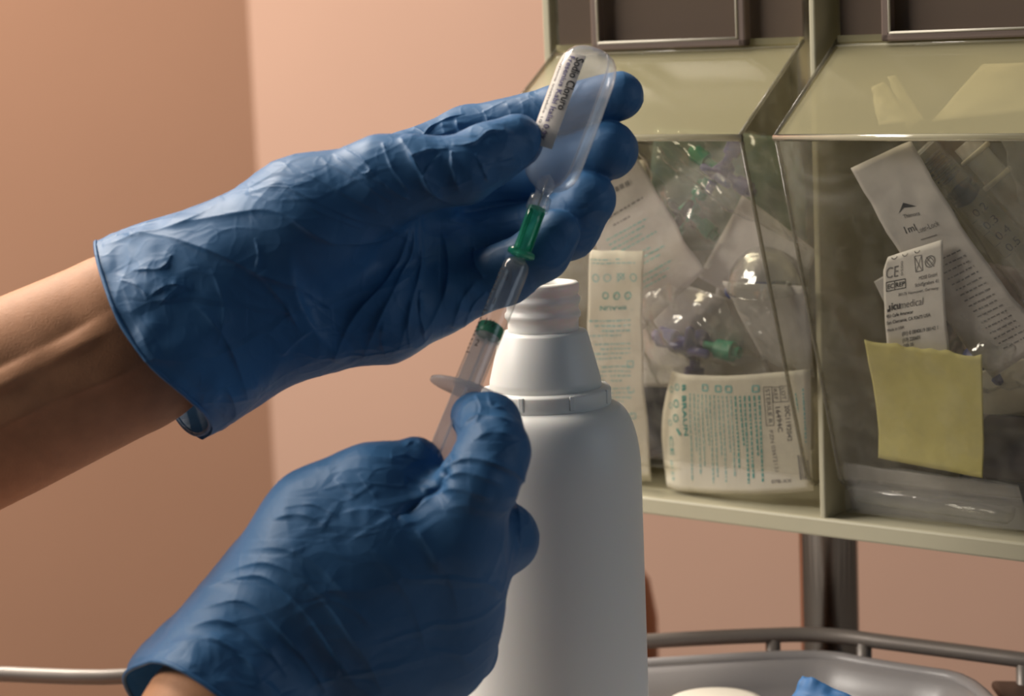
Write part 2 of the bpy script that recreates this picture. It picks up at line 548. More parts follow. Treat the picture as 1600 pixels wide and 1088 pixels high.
# tall orange bin far behind
ob = P(940, 960, 1.65)
orb = empty('waste_bin', (ob[0], ob[1], 0), 'blurred orange bin with domed lid far behind the white bottle', 'bin')
MB().lathe((ob[0], ob[1], 0), (0, 0, 1), [(0, 0.036), (0.80, 0.041)], 40).build('body', M['orange'], orb)
MB().lathe((ob[0], ob[1], 0), (0, 0, 1), [(0.80, 0.043), (0.83, 0.043), (0.86, 0.038), (0.875, 0.028), (0.885, 0.012)], 40).build('lid', M['orange'], orb)

# ------------------------------------------------------------------ bin rack (cream) and clear bins
BACK = -0.125
TOPW = 0.085
RU = GAP + BW + 0.012          # right end of the rack
LU = -BW - 0.009
rack = empty('bin_rack', D(0.01, -0.06, -SH), 'cream plastic rack holding two clear tilt bins on the steel pole', 'rack')
b = MB(); b.box(D, LU, RU, BACK - 0.003, BACK, -SH - ST, TOPW); b.build('back_panel', M['cream'], rack, smooth=False)
b = MB(); b.box(D, LU, RU, BACK, SV - 0.004, -SH - ST, -SH); b.build('shelf', M['cream'], rack, smooth=False)
b = MB(); b.box(D, LU, RU, SV - 0.004, SV, -SH - ST, -SH + 0.001); b.build('front_beam', M['cream'], rack, smooth=False, bevel=0.0012)
b = MB(); b.box(D, LU, RU, BACK, -0.004, TOPW - 0.004, TOPW); b.build('top_panel', M['cream'], rack, smooth=False)
for u0, u1, nm in ((LU, LU + 0.0045, 'side_panel'), (RU - 0.0045, RU, 'side_panel')):
    b = MB(); b.box(D, u0, u1, BACK, -0.001 if u0 < 0 else SV, -SH, TOPW); b.build(nm, M['cream'], rack, smooth=False, bevel=0.0008)
b = MB(); b.box(D, DM - 0.0016, DM + 0.0016, BACK, SV - 0.001, -SH, TOPW); b.build('divider', M['cream'], rack, smooth=False, bevel=0.0008)
b = MB(); b.box(D, DM - 0.03, DM + 0.05, BACK - 0.018, BACK - 0.003, -0.06, 0.0); b.build('bracket', M['greyp'], rack, smooth=False)


def make_bin(u0, label):
    u1 = u0 + BW
    T = 0.0016
    r = empty('clear_bin', D(u0 + BW / 2, -0.05, -FH), label, 'storage bin', 'clear tilt bins')
    top = TOPW - 0.012
    prof = [(BACK + 0.006, top), (-0.001, top), (-0.001, 0.0), (HA, -HB), (FE + 0.003, -FH + 0.006), (FE - 0.003, -FH), (BACK + 0.006, -FH)]
    for a in (u0, u1 - T):
        b = MB(); b.prism(D, prof, a, a + T); b.build('side_panel', M['bin'], r, smooth=False)
    # edge bands where the thick plastic shows dark, front edge of each side
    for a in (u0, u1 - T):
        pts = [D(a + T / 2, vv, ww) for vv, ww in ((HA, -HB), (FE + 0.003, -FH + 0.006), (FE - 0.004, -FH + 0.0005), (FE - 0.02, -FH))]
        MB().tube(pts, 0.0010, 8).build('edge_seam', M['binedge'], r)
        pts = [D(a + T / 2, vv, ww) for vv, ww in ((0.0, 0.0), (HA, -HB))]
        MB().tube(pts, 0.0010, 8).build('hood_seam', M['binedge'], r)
    def slab(nm, m, a, bq, t=0.0014, ua=u0 + T, ub=u1 - T):
        (v0, w0), (v1, w1) = a, bq
        d = np.array([v1 - v0, w1 - w0]); d /= np.linalg.norm(d); nn = np.array([-d[1], d[0]]) * t
        poly = [(v0, w0), (v1, w1), (v1 - nn[0], w1 - nn[1]), (v0 - nn[0], w0 - nn[1])]
        b = MB(); b.prism(D, poly, ua, ub)
        return b.build(nm, m, r, smooth=False)
    slab('hood_panel', M['hood'], (0.0, -0.001), (HA, -HB))
    slab('front_panel', M['bin'], (HA, -HB - 0.003), (FE + 0.003, -FH + 0.006))
    slab('bottom_panel', M['bin'], (FE - 0.003, -FH), (BACK + 0.008, -FH))
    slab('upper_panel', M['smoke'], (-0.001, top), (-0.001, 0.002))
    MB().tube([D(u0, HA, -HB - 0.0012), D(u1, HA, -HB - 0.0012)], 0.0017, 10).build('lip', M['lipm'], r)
    b = MB(); b.box(D, u0 + T, u1 - T, -0.002, 0.002, -0.0012, 0.002); b.build('hinge_ledge', M['hood'], r, smooth=False)
    MB().tube([D(u0 + T, 0.0030, -0.0028), D(u1 - T, 0.0030, -0.0028)], 0.0008, 8).build('hinge_rib', M['lipm'], r)  # added rod, stands in for the highlight along the hood's top edge
    # raised label holder on the upper panel
    a0, a1, w0 = u0 + 0.180 * BW, u0 + 0.80 * BW, -0.0015
    for (x0, x1, y0, y1) in ((a0, a0 + 0.0045, w0, top), (a1 - 0.0045, a1, w0, top), (a0, a1, w0, w0 + 0.004), (a0, a1, top - 0.004, top)):
        b = MB(); b.box(D, x0, x1, 0.0, 0.006, y0, y1); b.build('label_frame', M['smokef'], r, smooth=False, bevel=0.001)
    pts = [D(a0 + 0.0045, 0.0062, top), D(a0 + 0.0045, 0.0062, w0 + 0.004), D(a1 - 0.0045, 0.0062, w0 + 0.004), D(a1 - 0.0045, 0.0062, top)]
    for p0, p1 in zip(pts[:-1], pts[1:]):
        MB().tube([p0, p1], 0.0006, 6).build('label_frame_edge', M['white'], r)
    return r


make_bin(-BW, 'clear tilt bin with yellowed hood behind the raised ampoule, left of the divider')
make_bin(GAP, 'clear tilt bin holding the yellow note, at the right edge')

# ------------------------------------------------------------------ printed text and sheets
_tc = {}


def text_geo(s):
    if s not in _tc:
        cu = bpy.data.curves.new('t', 'FONT'); cu.body = s; cu.size = 1.0; cu.resolution_u = 3
        o = bpy.data.objects.new('t', cu); COL.objects.link(o)
        dg = bpy.context.evaluated_depsgraph_get(); dg.update()
        me = bpy.data.meshes.new_from_object(o.evaluated_get(dg))
        vs = np.array([v.co[:2] for v in me.vertices]).reshape(-1, 2)
        fs = [tuple(p.vertices) for p in me.polygons]
        bpy.data.objects.remove(o); bpy.data.curves.remove(cu); bpy.data.meshes.remove(me)
        _tc[s] = (vs, fs)
    return _tc[s]


class Sheet:
    """bent sheet between four world corners TL, TR, BR, BL (in the sheet's own reading direction)"""
    def __init__(s, TL, TR, BR, BL, bulge=0.0, wr=0.0, seed=0, wsc=4.0, curl=None):
        s.c = [np.asarray(x, float) for x in (TL, TR, BR, BL)]
        s.bulge, s.wr, s.seed, s.wsc, s.curl = bulge, wr, seed, wsc, curl
        n = np.cross(s.c[1] - s.c[0], s.c[3] - s.c[0]); n /= np.linalg.norm(n)
        if n @ (CAMN[:3, 3] - s.c[0]) < 0: n = -n
        s.n = n
        s.w = (np.linalg.norm(s.c[1] - s.c[0]) + np.linalg.norm(s.c[2] - s.c[3])) / 2
        s.h = (np.linalg.norm(s.c[3] - s.c[0]) + np.linalg.norm(s.c[2] - s.c[1])) / 2

    def pt(s, S, T, off=0.0):
        S, T = np.asarray(S, float), np.asarray(T, float)
        a, b, c_, d = s.c
        p = (1 - S)[:, None] * ((1 - T)[:, None] * a + T[:, None] * d) + S[:, None] * ((1 - T)[:, None] * b + T[:, None] * c_)
        h = s.bulge * 16 * S * (1 - S) * T * (1 - T)
        if s.wr:
            q = np.stack([S * s.wsc, T * s.wsc * s.h / s.w, S * 0 + s.seed * 3.7], -1)
            h = h + s.wr * (vnoise(q, s.seed) + 0.5 * vnoise(q * 2.3, s.seed + 5))
        if s.curl is not None:
            h = h + s.curl(S, T)
        return p + (h + off)[:, None] * s.n

    def grid(s, nu=20, nv=20, off=0.0, edge=None):
        S, T = np.meshgrid(np.linspace(0, 1, nu + 1), np.linspace(0, 1, nv + 1))
        if edge is not None:
            S, T = edge(S, T)
        v = s.pt(S.ravel(), T.ravel(), off)
        f = [(j * (nu + 1) + i, j * (nu + 1) + i + 1, (j + 1) * (nu + 1) + i + 1, (j + 1) * (nu + 1) + i) for j in range(nv) for i in range(nu)]
        return v, f

    def text(s, mb, string, s0, t0, size, fit=None, off=0.00025, rot=0, bold=0.0):
        """size in metres of the font; s0,t0 baseline start; fit = width in sheet units"""
        vs, fs = text_geo(string)
        if not len(vs): return
        x, y = vs[:, 0] * size, vs[:, 1] * size
        if fit: x = (x - x.min()) / (x.max() - x.min()) * fit * (s.h if rot else s.w)
        for dx, dy in ([(0, 0)] if not bold else [(0, 0), (bold, 0), (0, bold), (bold, bold)]):
            if rot == 90:     # reads downwards
                S, T = s0 - (-(y + dy)) / s.w * -1 * -1, t0 + (x + dx) / s.h
                S = s0 + (y + dy) / s.w
            else:
                S, T = s0 + (x + dx) / s.w, t0 - (y + dy) / s.h
            mb.add(s.pt(S, T, off), fs)

    def rect(s, mb, s0, s1, t0, t1, off=0.00025):
        n = max(1, int(abs(s1 - s0) * 12))
        S = np.linspace(s0, s1, n + 1)
        v = np.vstack([s.pt(S, S * 0 + t0, off), s.pt(S, S * 0 + t1, off)])
        mb.add(v, [(i, i + 1, n + 2 + i, n + 1 + i) for i in range(n)])

    def frame(s, mb, s0, s1, t0, t1, th):
        a, bq = th / s.w, th / s.h
        s.rect(mb, s0, s1, t0, t0 + bq); s.rect(mb, s0, s1, t1 - bq, t1)
        s.rect(mb, s0, s0 + a, t0, t1); s.rect(mb, s1 - a, s1, t0, t1)

    def poly(s, mb, pts, off=0.00025):
        pts = np.array(pts)
        mb.add(s.pt(pts[:, 0], pts[:, 1], off), [tuple(range(len(pts)))])

    def ring(s, mb, s0, t0, r, th, off=0.00025, a0=0, a1=360, n=24):
        a = np.radians(np.linspace(a0, a1, n + 1))
        v = []
        for rr in (r, r - th):
            v.append(s.pt(s0 + np.cos(a) * rr / s.w, t0 + np.sin(a) * rr / s.h, off))
        mb.add(np.vstack(v), [(i, i + 1, n + 2 + i, n + 1 + i) for i in range(n)])

    def dashes(s, mb, s0, s1, t0, th, seed, off=0.00025, lo=0.012, hi=0.06):
        """one line of print too small to read"""
        rr = random.Random(seed)
        x = s0
        while x < s1:
            l = rr.uniform(lo, hi)
            s.rect(mb, x, min(x + l, s1), t0, t0 + th, off)
            x += l + rr.uniform(0.006, 0.012)

    def vdashes(s, mb, s0, th, t0, t1, seed, off=0.00025, lo=0.012, hi=0.06):
        rr = random.Random(seed)
        x = t0
        while x < t1:
            l = rr.uniform(lo, hi)
            s.rect(mb, s0, s0 + th, x, min(x + l, t1), off)
            x += l + rr.uniform(0.006, 0.012)


PX = 0.985 / FPX          # metres per picture pixel about the bins


class Pouch(Sheet):
    def __init__(s, corners, dl, **kw):
        """corners: picture TL, TR, BR, BL; dl depth(s) behind the front panel"""
        if np.isscalar(dl): dl = [dl] * 4
        s.px = np.array(corners, float)
        super().__init__(*[FP(x, y, d) for (x, y), d in zip(corners, dl)], **kw)

    def inv(s, x, y):
        a, b, c_, d = s.px
        S = T = 0.5
        for _ in range(12):
            p = (1 - S) * ((1 - T) * a + T * d) + S * ((1 - T) * b + T * c_)
            ds = (1 - T) * (b - a) + T * (c_ - d); dt = (1 - S) * (d - a) + S * (c_ - b)
            dlt = np.linalg.solve(np.stack([ds, dt], 1), np.array([x, y]) - p)
            S += dlt[0]; T += dlt[1]
        return S, T

    def tpx(s, mb, string, p0, p1, hpx, bold=0.0, off=0.0003):
        """text whose baseline runs from picture point p0 to p1, capitals hpx high"""
        vs, fs = text_geo(string)
        S0, T0 = s.inv(*p0); S1, T1 = s.inv(*p1)
        e = np.array([(S1 - S0) * s.w, (T1 - T0) * s.h]); L = np.linalg.norm(e); e /= L
        u = np.array([e[1], -e[0]])
        x = (vs[:, 0] - vs[:, 0].min()) / (vs[:, 0].max() - vs[:, 0].min()) * L
        y = vs[:, 1] * hpx * PX / 0.70
        for dx, dy in (((0, 0), (bold, 0), (0, bold), (bold, bold)) if bold else ((0, 0),)):
            mb.add(s.pt(S0 + ((x + dx) * e[0] + (y + dy) * u[0]) / s.w, T0 + ((x + dx) * e[1] + (y + dy) * u[1]) / s.h, off), fs)

    def lpx(s, mb, p0, p1, th, off=0.0003):
        """stroke from p0 to p1, th picture pixels thick"""
        S0, T0 = s.inv(*p0); S1, T1 = s.inv(*p1)
        e = np.array([(S1 - S0) * s.w, (T1 - T0) * s.h]); e /= np.linalg.norm(e) + 1e-12
        u = np.array([e[1], -e[0]]) * th * PX / 2
        n = 4
        t = np.linspace(0, 1, n + 1)
        Sx, Tx = S0 + (S1 - S0) * t, T0 + (T1 - T0) * t
        v = np.vstack([s.pt(Sx + u[0] / s.w, Tx + u[1] / s.h, off), s.pt(Sx - u[0] / s.w, Tx - u[1] / s.h, off)])
        mb.add(v, [(i, i + 1, n + 2 + i, n + 1 + i) for i in range(n)])

    def fine(s, mb, p0, p1, th, seed):
        """a line of print too small to read: word-long strokes"""
        rr = random.Random(seed)
        p0, p1 = np.array(p0, float), np.array(p1, float)
        L = np.linalg.norm(p1 - p0); d = (p1 - p0) / L
        x = 0
        while x < L:
            l = rr.uniform(2.5, 9)
            s.lpx(mb, p0 + d * x, p0 + d * min(x + l, L), th)
            x += l + rr.uniform(1.4, 2.6)

    def circ(s, mb, cx, cy, r, th, a0=0, a1=360):
        S0, T0 = s.inv(cx, cy)
        s.ring(mb, S0, T0, r * PX, th * PX, 0.0003, a0, a1)

    def boxpx(s, mb, p, th):
        for i in range(len(p)):
            s.lpx(mb, p[i], p[(i + 1) % len(p)], th)


def put(sheet, name, m, parent=None, nu=20, nv=20, off=0.0, solid=0.00025, edge=None, **kw):
    v, f = sheet.grid(nu, nv, off, edge)
    return mk(name, v, f, m, parent, solid=solid, **kw)


GLB = 'sterile packs in the left bin'
GRB = 'sterile packs in the right bin'


def pack(label, cat='sterile pack', at=None, group=GLB, name='sterile_pack'):
    return empty(name, at, label, cat, group)


# -- left bin: tall strip seen upside down
s = Pouch([(921, 391), (1006, 393), (1013, 756), (930, 752)], [0.004, 0.004, 0.003, 0.003], wr=0.0008, seed=2, curl=lambda S, T: 0.003 * np.sin(T * 4.5))
e = pack('tall white strip with upside-down teal print beside the bottle neck', at=s.c[3])
put(s, 'paper', M['paper'], e)
k = MB(); k2 = MB()
s.tpx(k, 'B.BRAUN', (992, 471), (943, 471), 8, 0.00012)
for i, yy in enumerate((404, 409)): s.fine(k2, (994, yy), (924, yy), 2.2, i)
for i, xx in enumerate((992, 972, 952, 934)):
    s.circ(k2, xx, 430, 8, 2.2)
s.lpx(k2, (966, 424), (978, 437), 2.2); s.lpx(k2, (978, 424), (966, 437), 2.2)
for xx in (985, 968, 950): s.circ(k, xx, 456, 7, 2.2)
s.lpx(k, (936, 454), (928, 460), 4)
yy = 492
for i in range(24):
    s.fine(k2, (990 - (i % 4 == 3) * 14, yy), (926 + (i % 3) * 9, yy + 1), 2.4, 40 + i)
    yy += 7.5 if i % 4 != 3 else 13
for i, yq in enumerate((555, 596, 640, 700)): s.boxpx(k2, [(994, yq), (985, yq), (985, yq + 9), (994, yq + 9)], 1.8)
k.build('print', M['inkg'], e, smooth=False); k2.build('print', M['inkg2'], e, smooth=False)

# -- left bin: front pack with batch print, text running downwards
s = Pouch([(1043, 585), (1266, 577), (1270, 768), (1036, 766)], [0.007, 0.006, 0.003, 0.004], wr=0.0010, seed=5, curl=lambda S, T: 0.004 * np.sin(S * 3.1) - 0.004 * np.clip(0.12 - S, 0, 1) * 8)
e = pack('white pack printed with teal columns and a batch code, lowest in the left bin', at=s.c[3])


def lft(S, T):
    return S - 0.075 * np.sin(T * math.pi) * (1 - S) ** 2 * 1.0, T


put(s, 'paper', M['paper'], e, edge=lft)
k, k2, k3, k4 = MB(), MB(), MB(), MB()
s.tpx(k, 'B BRAUN', (1068, 600), (1074, 677), 9, 0.00022)
s.tpx(k, 'CE', (1041, 684), (1044, 713), 11, 0.0001)
for i, yy in enumerate((606, 630, 652)): s.circ(k if i else k2, 1057, yy, 8 if i else 7, 2.4)
s.lpx(k, (1059, 668), (1067, 676), 5)
for yy in (612, 636, 662): s.circ(k2, 1044, yy, 6, 1.6)
s.tpx(k2, '0123', (1043, 722), (1049, 752), 7)
xx = 1083
for i in range(17):
    hv = i > 10
    s.fine(k4 if hv else k2, (xx, 612), (xx + 5, (748, 700, 738, 725, 690, 750, 742, 706)[i % 8]), 3.2 if hv else 2.2, 90 + i)
    xx += 7.0
for x0 in (1105, 1128, 1145, 1186): s.boxpx(k2, [(x0, 597), (x0 + 9, 597), (x0 + 9, 606), (x0, 606)], 3)
s.tpx(k3, 'STERILE R', (1204, 603), (1208, 657), 8)
s.boxpx(k3, [(1201, 600), (1213, 600), (1216, 660), (1205, 660)], 1.2)
s.tpx(k3, 'PZN 03672131', (1209, 668), (1218, 733), 7)
s.tpx(k3, 'REF', (1215, 604), (1217, 621), 7); s.boxpx(k3, [(1213, 601), (1224, 601), (1226, 624), (1215, 624)], 1.2)
s.tpx(k3, '16494C', (1218, 632), (1222, 671), 9, 0.00008)
s.tpx(k3, 'LOT', (1226, 603), (1228, 621), 7); s.boxpx(k3, [(1224, 600), (1235, 600), (1237, 624), (1226, 624)], 1.2)
s.tpx(k3, '20C1192042', (1231, 630), (1236, 685), 9, 0.00006)
s.tpx(k3, '07B-XX', (1213, 751), (1241, 751), 7)
for i in range(5): s.lpx(k3, (1251 + i * 3.2, 708 + 2 * i), (1254 + i * 3.2, 748), (2.4, 1.2, 2, 1, 2)[i])
s.fine(k2, (1246, 612), (1250, 640), 2, 7); s.fine(k2, (1256, 606), (1262, 690), 2, 8)
k.build('print', M['inkg'], e, smooth=False); k2.build('print', M['inkg2'], e, smooth=False); k3.build('print', M['inkgrey'], e, smooth=False); k4.build('print', M['inkg'], e, smooth=False)


def stopcock(px, py, dl, ang, label, mats, sc_=1.0):
    """three-way stopcock: body barrel, three ports with collars, winged handle"""
    c_ = FP(px, py, dl)
    ex = DU * math.cos(ang) + DW * math.sin(ang); ey = -DU * math.sin(ang) + DW * math.cos(ang); ez = FN
    r = empty('stopcock', c_, label, 'stopcock', 'stopcocks in the left bin')
    q = 0.001 * sc_
    MB().lathe(c_ - ez * 5 * q, ez, [(0, 4.5 * q), (10 * q, 4.5 * q), (11 * q, 4 * q)], 24).build('body', mats[0], r)
    for d_, m in ((ex, mats[1]), (-ex, mats[0]), (-ey, mats[0])):
        MB().lathe(c_, d_, [(3 * q, 2.2 * q), (10 * q, 2.2 * q), (10.2 * q, 4 * q), (18 * q, 4.3 * q), (18.3 * q, 2.6 * q), (21 * q, 2.4 * q)], 20).build('port', m, r, smooth=False)
    for d_ in (ex, ey, -ex):
        MB().lathe(c_ + ez * 6 * q, d_, [(0, 2.6 * q), (9 * q, 2.0 * q), (10 * q, 1.0 * q)], 14, sy=0.8).build('handle_wing', mats[2], r)
    return r


def film_pack(label, corners, dl, paper=None, bulge=0.010, wr=0.002, seed=0, m='film', back=0.012, group=GLB, wsc=5.0):
    f_ = Pouch(corners, dl, bulge=bulge, wr=wr * 1.3, seed=seed, wsc=wsc)
    e = pack(label, at=f_.c[3], group=group)
    put(f_, 'film', M[m], e, 32, 32, solid=0)
    if paper:
        dlb = (np.array([dl] * 4) if np.isscalar(dl) else np.array(dl)) + 0.0012
        put(Pouch(corners, list(dlb), wr=0.0006, seed=seed + 1), 'paper', M[paper], e, 12, 12)
    return e, f_


film_pack('clear crinkled pack with a green and violet stopcock, in the middle of the left bin',
          [(1002, 432), (1135, 470), (1204, 598), (1000, 600)], [0.018, 0.014, 0.012, 0.016], 'paperg' and None, 0.010, 0.0035, 11)
stopcock(1088, 538, 0.026, -0.12, 'green and violet stopcock inside the clear pack above the batch-coded pack', (M['violet'], M['green'], M['violet']), 1.25)
s = Pouch([(1000, 425), (1150, 470), (1212, 600), (1000, 605)], [0.034, 0.034, 0.03, 0.03], wr=0.001, seed=3)
put(s, 'pack_backing', M['paperg'], None, label='grey-white paper backing behind the green and violet stopcock', cat='paper', group=GLB)

# diagonal paper pack, upper left
s = Pouch([(898, 318), (986, 232), (1100, 424), (1000, 520)], [0.022, 0.022, 0.018, 0.018], wr=0.0012, seed=21)
e = pack('white pack slanting behind the ring fingertip, with pale teal print', at=s.c[3])
put(s, 'paper', M['paperg'], e)
k, k2 = MB(), MB()
for i in range(12):
    o_ = np.array([i * 4.4, i * 7.2])
    if i in (4, 8): continue
    s.fine(k, np.array([948, 375]) + o_, np.array([1012 - (i % 3) * 9, 340 + (i % 3) * 5]) + o_, 2.6, 300 + i)
s.fine(k2, (962, 296), (988, 282), 8, 5); s.fine(k2, (950, 340), (1005, 308), 3, 6); s.fine(k2, (958, 352), (985, 337), 3, 9)
k.build('print', M['inkg2'], e, smooth=False); k2.build('print', M['inkgrey'], e, smooth=False)

# crumpled clear pack with green pieces between, upper pack, grey paper and blister
film_pack('crumpled clear pack with green caps, between the two slanting papers', [(985, 222), (1150, 285), (1135, 430), (1060, 440)], 0.03, None, 0.008, 0.004, 31)
stopcock(1075, 330, 0.045, 0.9, 'green stopcock inside the crumpled clear pack', (M['green'], M['green'], M['dark']), 1.0)
film_pack('clear pack bunched just under the hood of the left bin', [(985, 205), (1190, 212), (1262, 395), (1085, 300)], 0.024, None, 0.006, 0.004, 41)
stopcock(1128, 268, 0.042, 2.6, 'violet and green stopcock high in the left bin under the hood', (M['violet'], M['green'], M['navy']), 1.0)
s = Pouch([(1160, 305), (1275, 392), (1232, 520), (1092, 432)], [0.032, 0.03, 0.026, 0.026], wr=0.0008, seed=51)
put(s, 'folded_paper', M['paperg'], None, label='plain grey-white pack back pointing up beside the crumpled clear pack', cat='paper', group=GLB)
e, f_ = film_pack('hazy pack with a domed clear blister and blue cap, right of the green stopcock', [(1128, 440), (1262, 448), (1272, 590), (1192, 560)], 0.016, 'paperg', 0.002, 0.0015, 61, 'film2')
c_ = FP(1196, 452, 0.022)
dm = MB()
vs, fs = [], []
nn, mm_ = 24, 12
for j in range(mm_ + 1):
    ph = j / mm_ * math.pi / 2
    for i in range(nn + 1):
        a = i / nn * math.pi
        vs.append(c_ + DU * (0.021 * math.cos(a) * math.cos(ph)) + DW * (0.021 * math.sin(a) * math.cos(ph)) + FN * 0.013 * math.sin(ph))
for j in range(mm_):
    for i in range(nn):
        fs.append((j * (nn + 1) + i, j * (nn + 1) + i + 1, (j + 1) * (nn + 1) + i + 1, (j + 1) * (nn + 1) + i))
mk('blister', vs, fs, M['film'], e, solid=0.0004)
for px_, r_, m in ((1148, 0.0042, 'navy'), (1186, 0.0046, 'navy'), (1218, 0.0050, 'dark')):
    MB().lathe(FP(px_, 455, 0.024), DU, [(-r_, r_ * 0.7), (-r_ * 0.6, r_), (r_ * 0.9, r_), (r_ * 1.4, r_ * 0.5)], 18).build('connector', M[m], e)
# packs standing behind, filling the bin, and a dark sheet for the shade in the gap
for i, (cs, dl, lb, m) in enumerate((
        ([(900, 240), (1010, 250), (1030, 470), (905, 480)], 0.055, 'plain white pack standing behind the slanting printed pack', 'paper'),
        ([(1020, 200), (1250, 215), (1262, 380), (1010, 400)], 0.075, 'greenish pack at the back of the left bin under the hood', 'pg'),
        ([(1000, 470), (1080, 480), (1060, 700), (1000, 720)], 0.060, 'dark violet pack deep in the left bin beside the tall strip', 'pv'),  # dark sheet put in for the shade in the gap
        ([(1120, 420), (1268, 430), (1275, 700), (1130, 690)], 0.050, 'pale grey pack standing behind the domed blister', 'paperg'))):
    mm2 = {'pg': 'packgreen', 'pv': 'packviolet'}.get(m, m)
    if mm2 not in M:
        M[mm2] = mat(mm2, srgb(120, 140, 126) if m == 'pg' else srgb(70, 68, 92), 0.5, var=0.25, vscale=45)
    s = Pouch(cs, dl, wr=0.003, seed=70 + i)
    put(s, 'sterile_pack', M[mm2], None, label=lb, cat='sterile pack', group=GLB)  # the gap_shade_violet one is an added shade sheet, not a pack

# -- right bin: long pack with the chevron label, folded
s = Pouch([(1330, 262), (1424, 219), (1640, 530), (1552, 590)], [0.012, 0.010, 0.016, 0.018], wr=0.0008, seed=81,
          curl=lambda S, T: 0.006 * np.sin(T * 3.0))
e = pack('long white pack with a black chevron and millilitre print, leaning in the right bin', at=s.c[3], group=GRB)
put(s, 'paper', M['paperg'], e, 16, 40)
k, k2 = MB(), MB()
S_ = lambda x, y: s.inv(x, y)
s.poly(k, [S_(1410, 327), S_(1417, 310), S_(1438, 315), S_(1418, 318)], 0.0003)
s.tpx(k2, 'Thimons', (1419, 334), (1445, 327), 6, 0.00008)
s.tpx(k, '1ml', (1424, 356), (1441, 350), 11, 0.00006)
s.tpx(k2, 'Luer-Lock', (1444, 354), (1477, 342), 9)
s.lpx(k2, (1448, 364), (1473, 356), 1.6)
k.build('print', M['inkb'], e, smooth=False); k2.build('print', M['inkgrey'], e, smooth=False)
k = MB()
for i in range(17):
    o_ = np.array([i * 6.2, i * 8.9])
    s.fine(k, np.array([1472, 398]) + o_, np.array([1512, 378]) + o_, 2.4, 500 + i)
k.build('print', M['inkgrey'], e, smooth=False)

# 1 ml syringe behind it with its scale
c0_, c1_ = FP(1440, 232, 0.026), FP(1660, 462, 0.030)
sx_ = c1_ - c0_; LS = np.linalg.norm(sx_); sx_ /= LS
tcam = CAMN[:3, 3] - c0_; tcam -= sx_ * (tcam @ sx_); tcam /= np.linalg.norm(tcam)
sz_ = np.cross(sx_, tcam)
if sz_ @ DW < 0: sz_ = -sz_
e = empty('syringe', c1_, 'clear syringe with dark plunger and printed tenths, packed in the right bin', 'syringe')
rb = 24 * PX
MB().lathe(c0_, sx_, [(0, rb), (LS, rb)], 32, cap0=False, cap1=False).build('barrel', M['barrel'], e)
MB().lathe(c0_, sx_, [(0, rb * 1.7), (0.0015, rb * 1.7)], 32).build('finger_flange', M['plunger'], e)
pos = lambda x, y: float(np.clip((FP(x, y, 0.027) - c0_) @ sx_, 0, LS))
tS = pos(1512, 303)
for k_ in range(7):
    t = pos(1452, 246) + k_ * 0.0021
    MB().lathe(c0_, sx_, [(t, rb * 0.45), (t + 0.0004, rb * 0.8), (t + 0.0011, rb * 0.8), (t + 0.0016, rb * 0.45)], 20).build('plunger_rib', M['dark'], e)
MB().lathe(c0_, sx_, [(tS - 0.006, rb * 0.5), (tS - 0.0055, rb * 0.95), (tS - 0.003, rb * 0.95), (tS - 0.0027, rb * 0.75), (tS - 0.001, rb * 0.75), (tS - 0.0008, rb * 0.95), (tS + 0.002, rb * 0.95), (tS + 0.004, rb * 0.3)], 28).build('plunger_seal', M['dark'], e)
for i, sv in enumerate(('0.2', '0.3', '0.4', '0.5')):
    x, y = ((1521, 336), (1541, 353), (1559, 370), (1577, 386))[i]
    t = pos(x + 12, y - 12)
    vs, fs = text_geo(sv)
    xx_ = (vs[:, 0] - vs[:, 0].mean()) * 15 * PX * 1.35; yy_ = (vs[:, 1] - 0.35) * 15 * PX * 1.25
    a = xx_ / rb
    MB().add(c0_ + sx_ * (t - yy_)[:, None] + (sz_ * np.sin(a)[:, None] + tcam * np.cos(a)[:, None]) * (rb + 0.0003), fs).build('scale_number', M['inkb'], e, smooth=False)
    vs = []
    for a in np.linspace(-1.2, -0.5, 5): vs.append(c0_ + sx_ * (t + 0.0028) + (sz_ * math.sin(a) + tcam * math.cos(a)) * (rb + 0.0003))
    MB().tube(vs, 0.0002, 4).build('scale_mark', M['inkb'], e)
film_pack('clear film pack wrapped round the packed syringe', [(1424, 218), (1640, 225), (1660, 560), (1490, 330)], 0.018, None, 0.006, 0.002, 95, 'film', group=GRB)
# second capped tube above it
c0_, c1_ = FP(1508, 222, 0.045), FP(1660, 392, 0.045)
ax_ = c1_ - c0_; LS = np.linalg.norm(ax_); ax_ /= LS
e = empty('plastic_tube', c1_, 'milky plastic tube with cream rings slanting at the top right of the right bin', 'tube')
rb = 25 * PX
MB().lathe(c0_, ax_, [(0, rb * 0.85), (LS, rb * 0.85)], 28).build('body', M['plunger'], e)
for t in (0.006, 0.021):
    MB().lathe(c0_, ax_, [(t, rb), (t + 0.0004, rb * 1.08), (t + 0.002, rb * 1.08), (t + 0.0024, rb)], 28).build('ring', M['white'], e)

# label with address print
s = Pouch([(1380, 404), (1473, 374), (1486, 566), (1392, 585)], [0.005, 0.003, 0.008, 0.009], wr=0.0004, seed=101, curl=lambda S, T: 0.002 * np.sin(T * 3))
e = pack('narrow white label with black address print, rising above the yellow note', at=s.c[3], group=GRB)


def rnd(S, T):
    return np.where((T < 0.09) & (S < 0.12), S + (0.12 - S) * np.clip(1 - T / 0.09, 0, 1) * 0.7, S), T


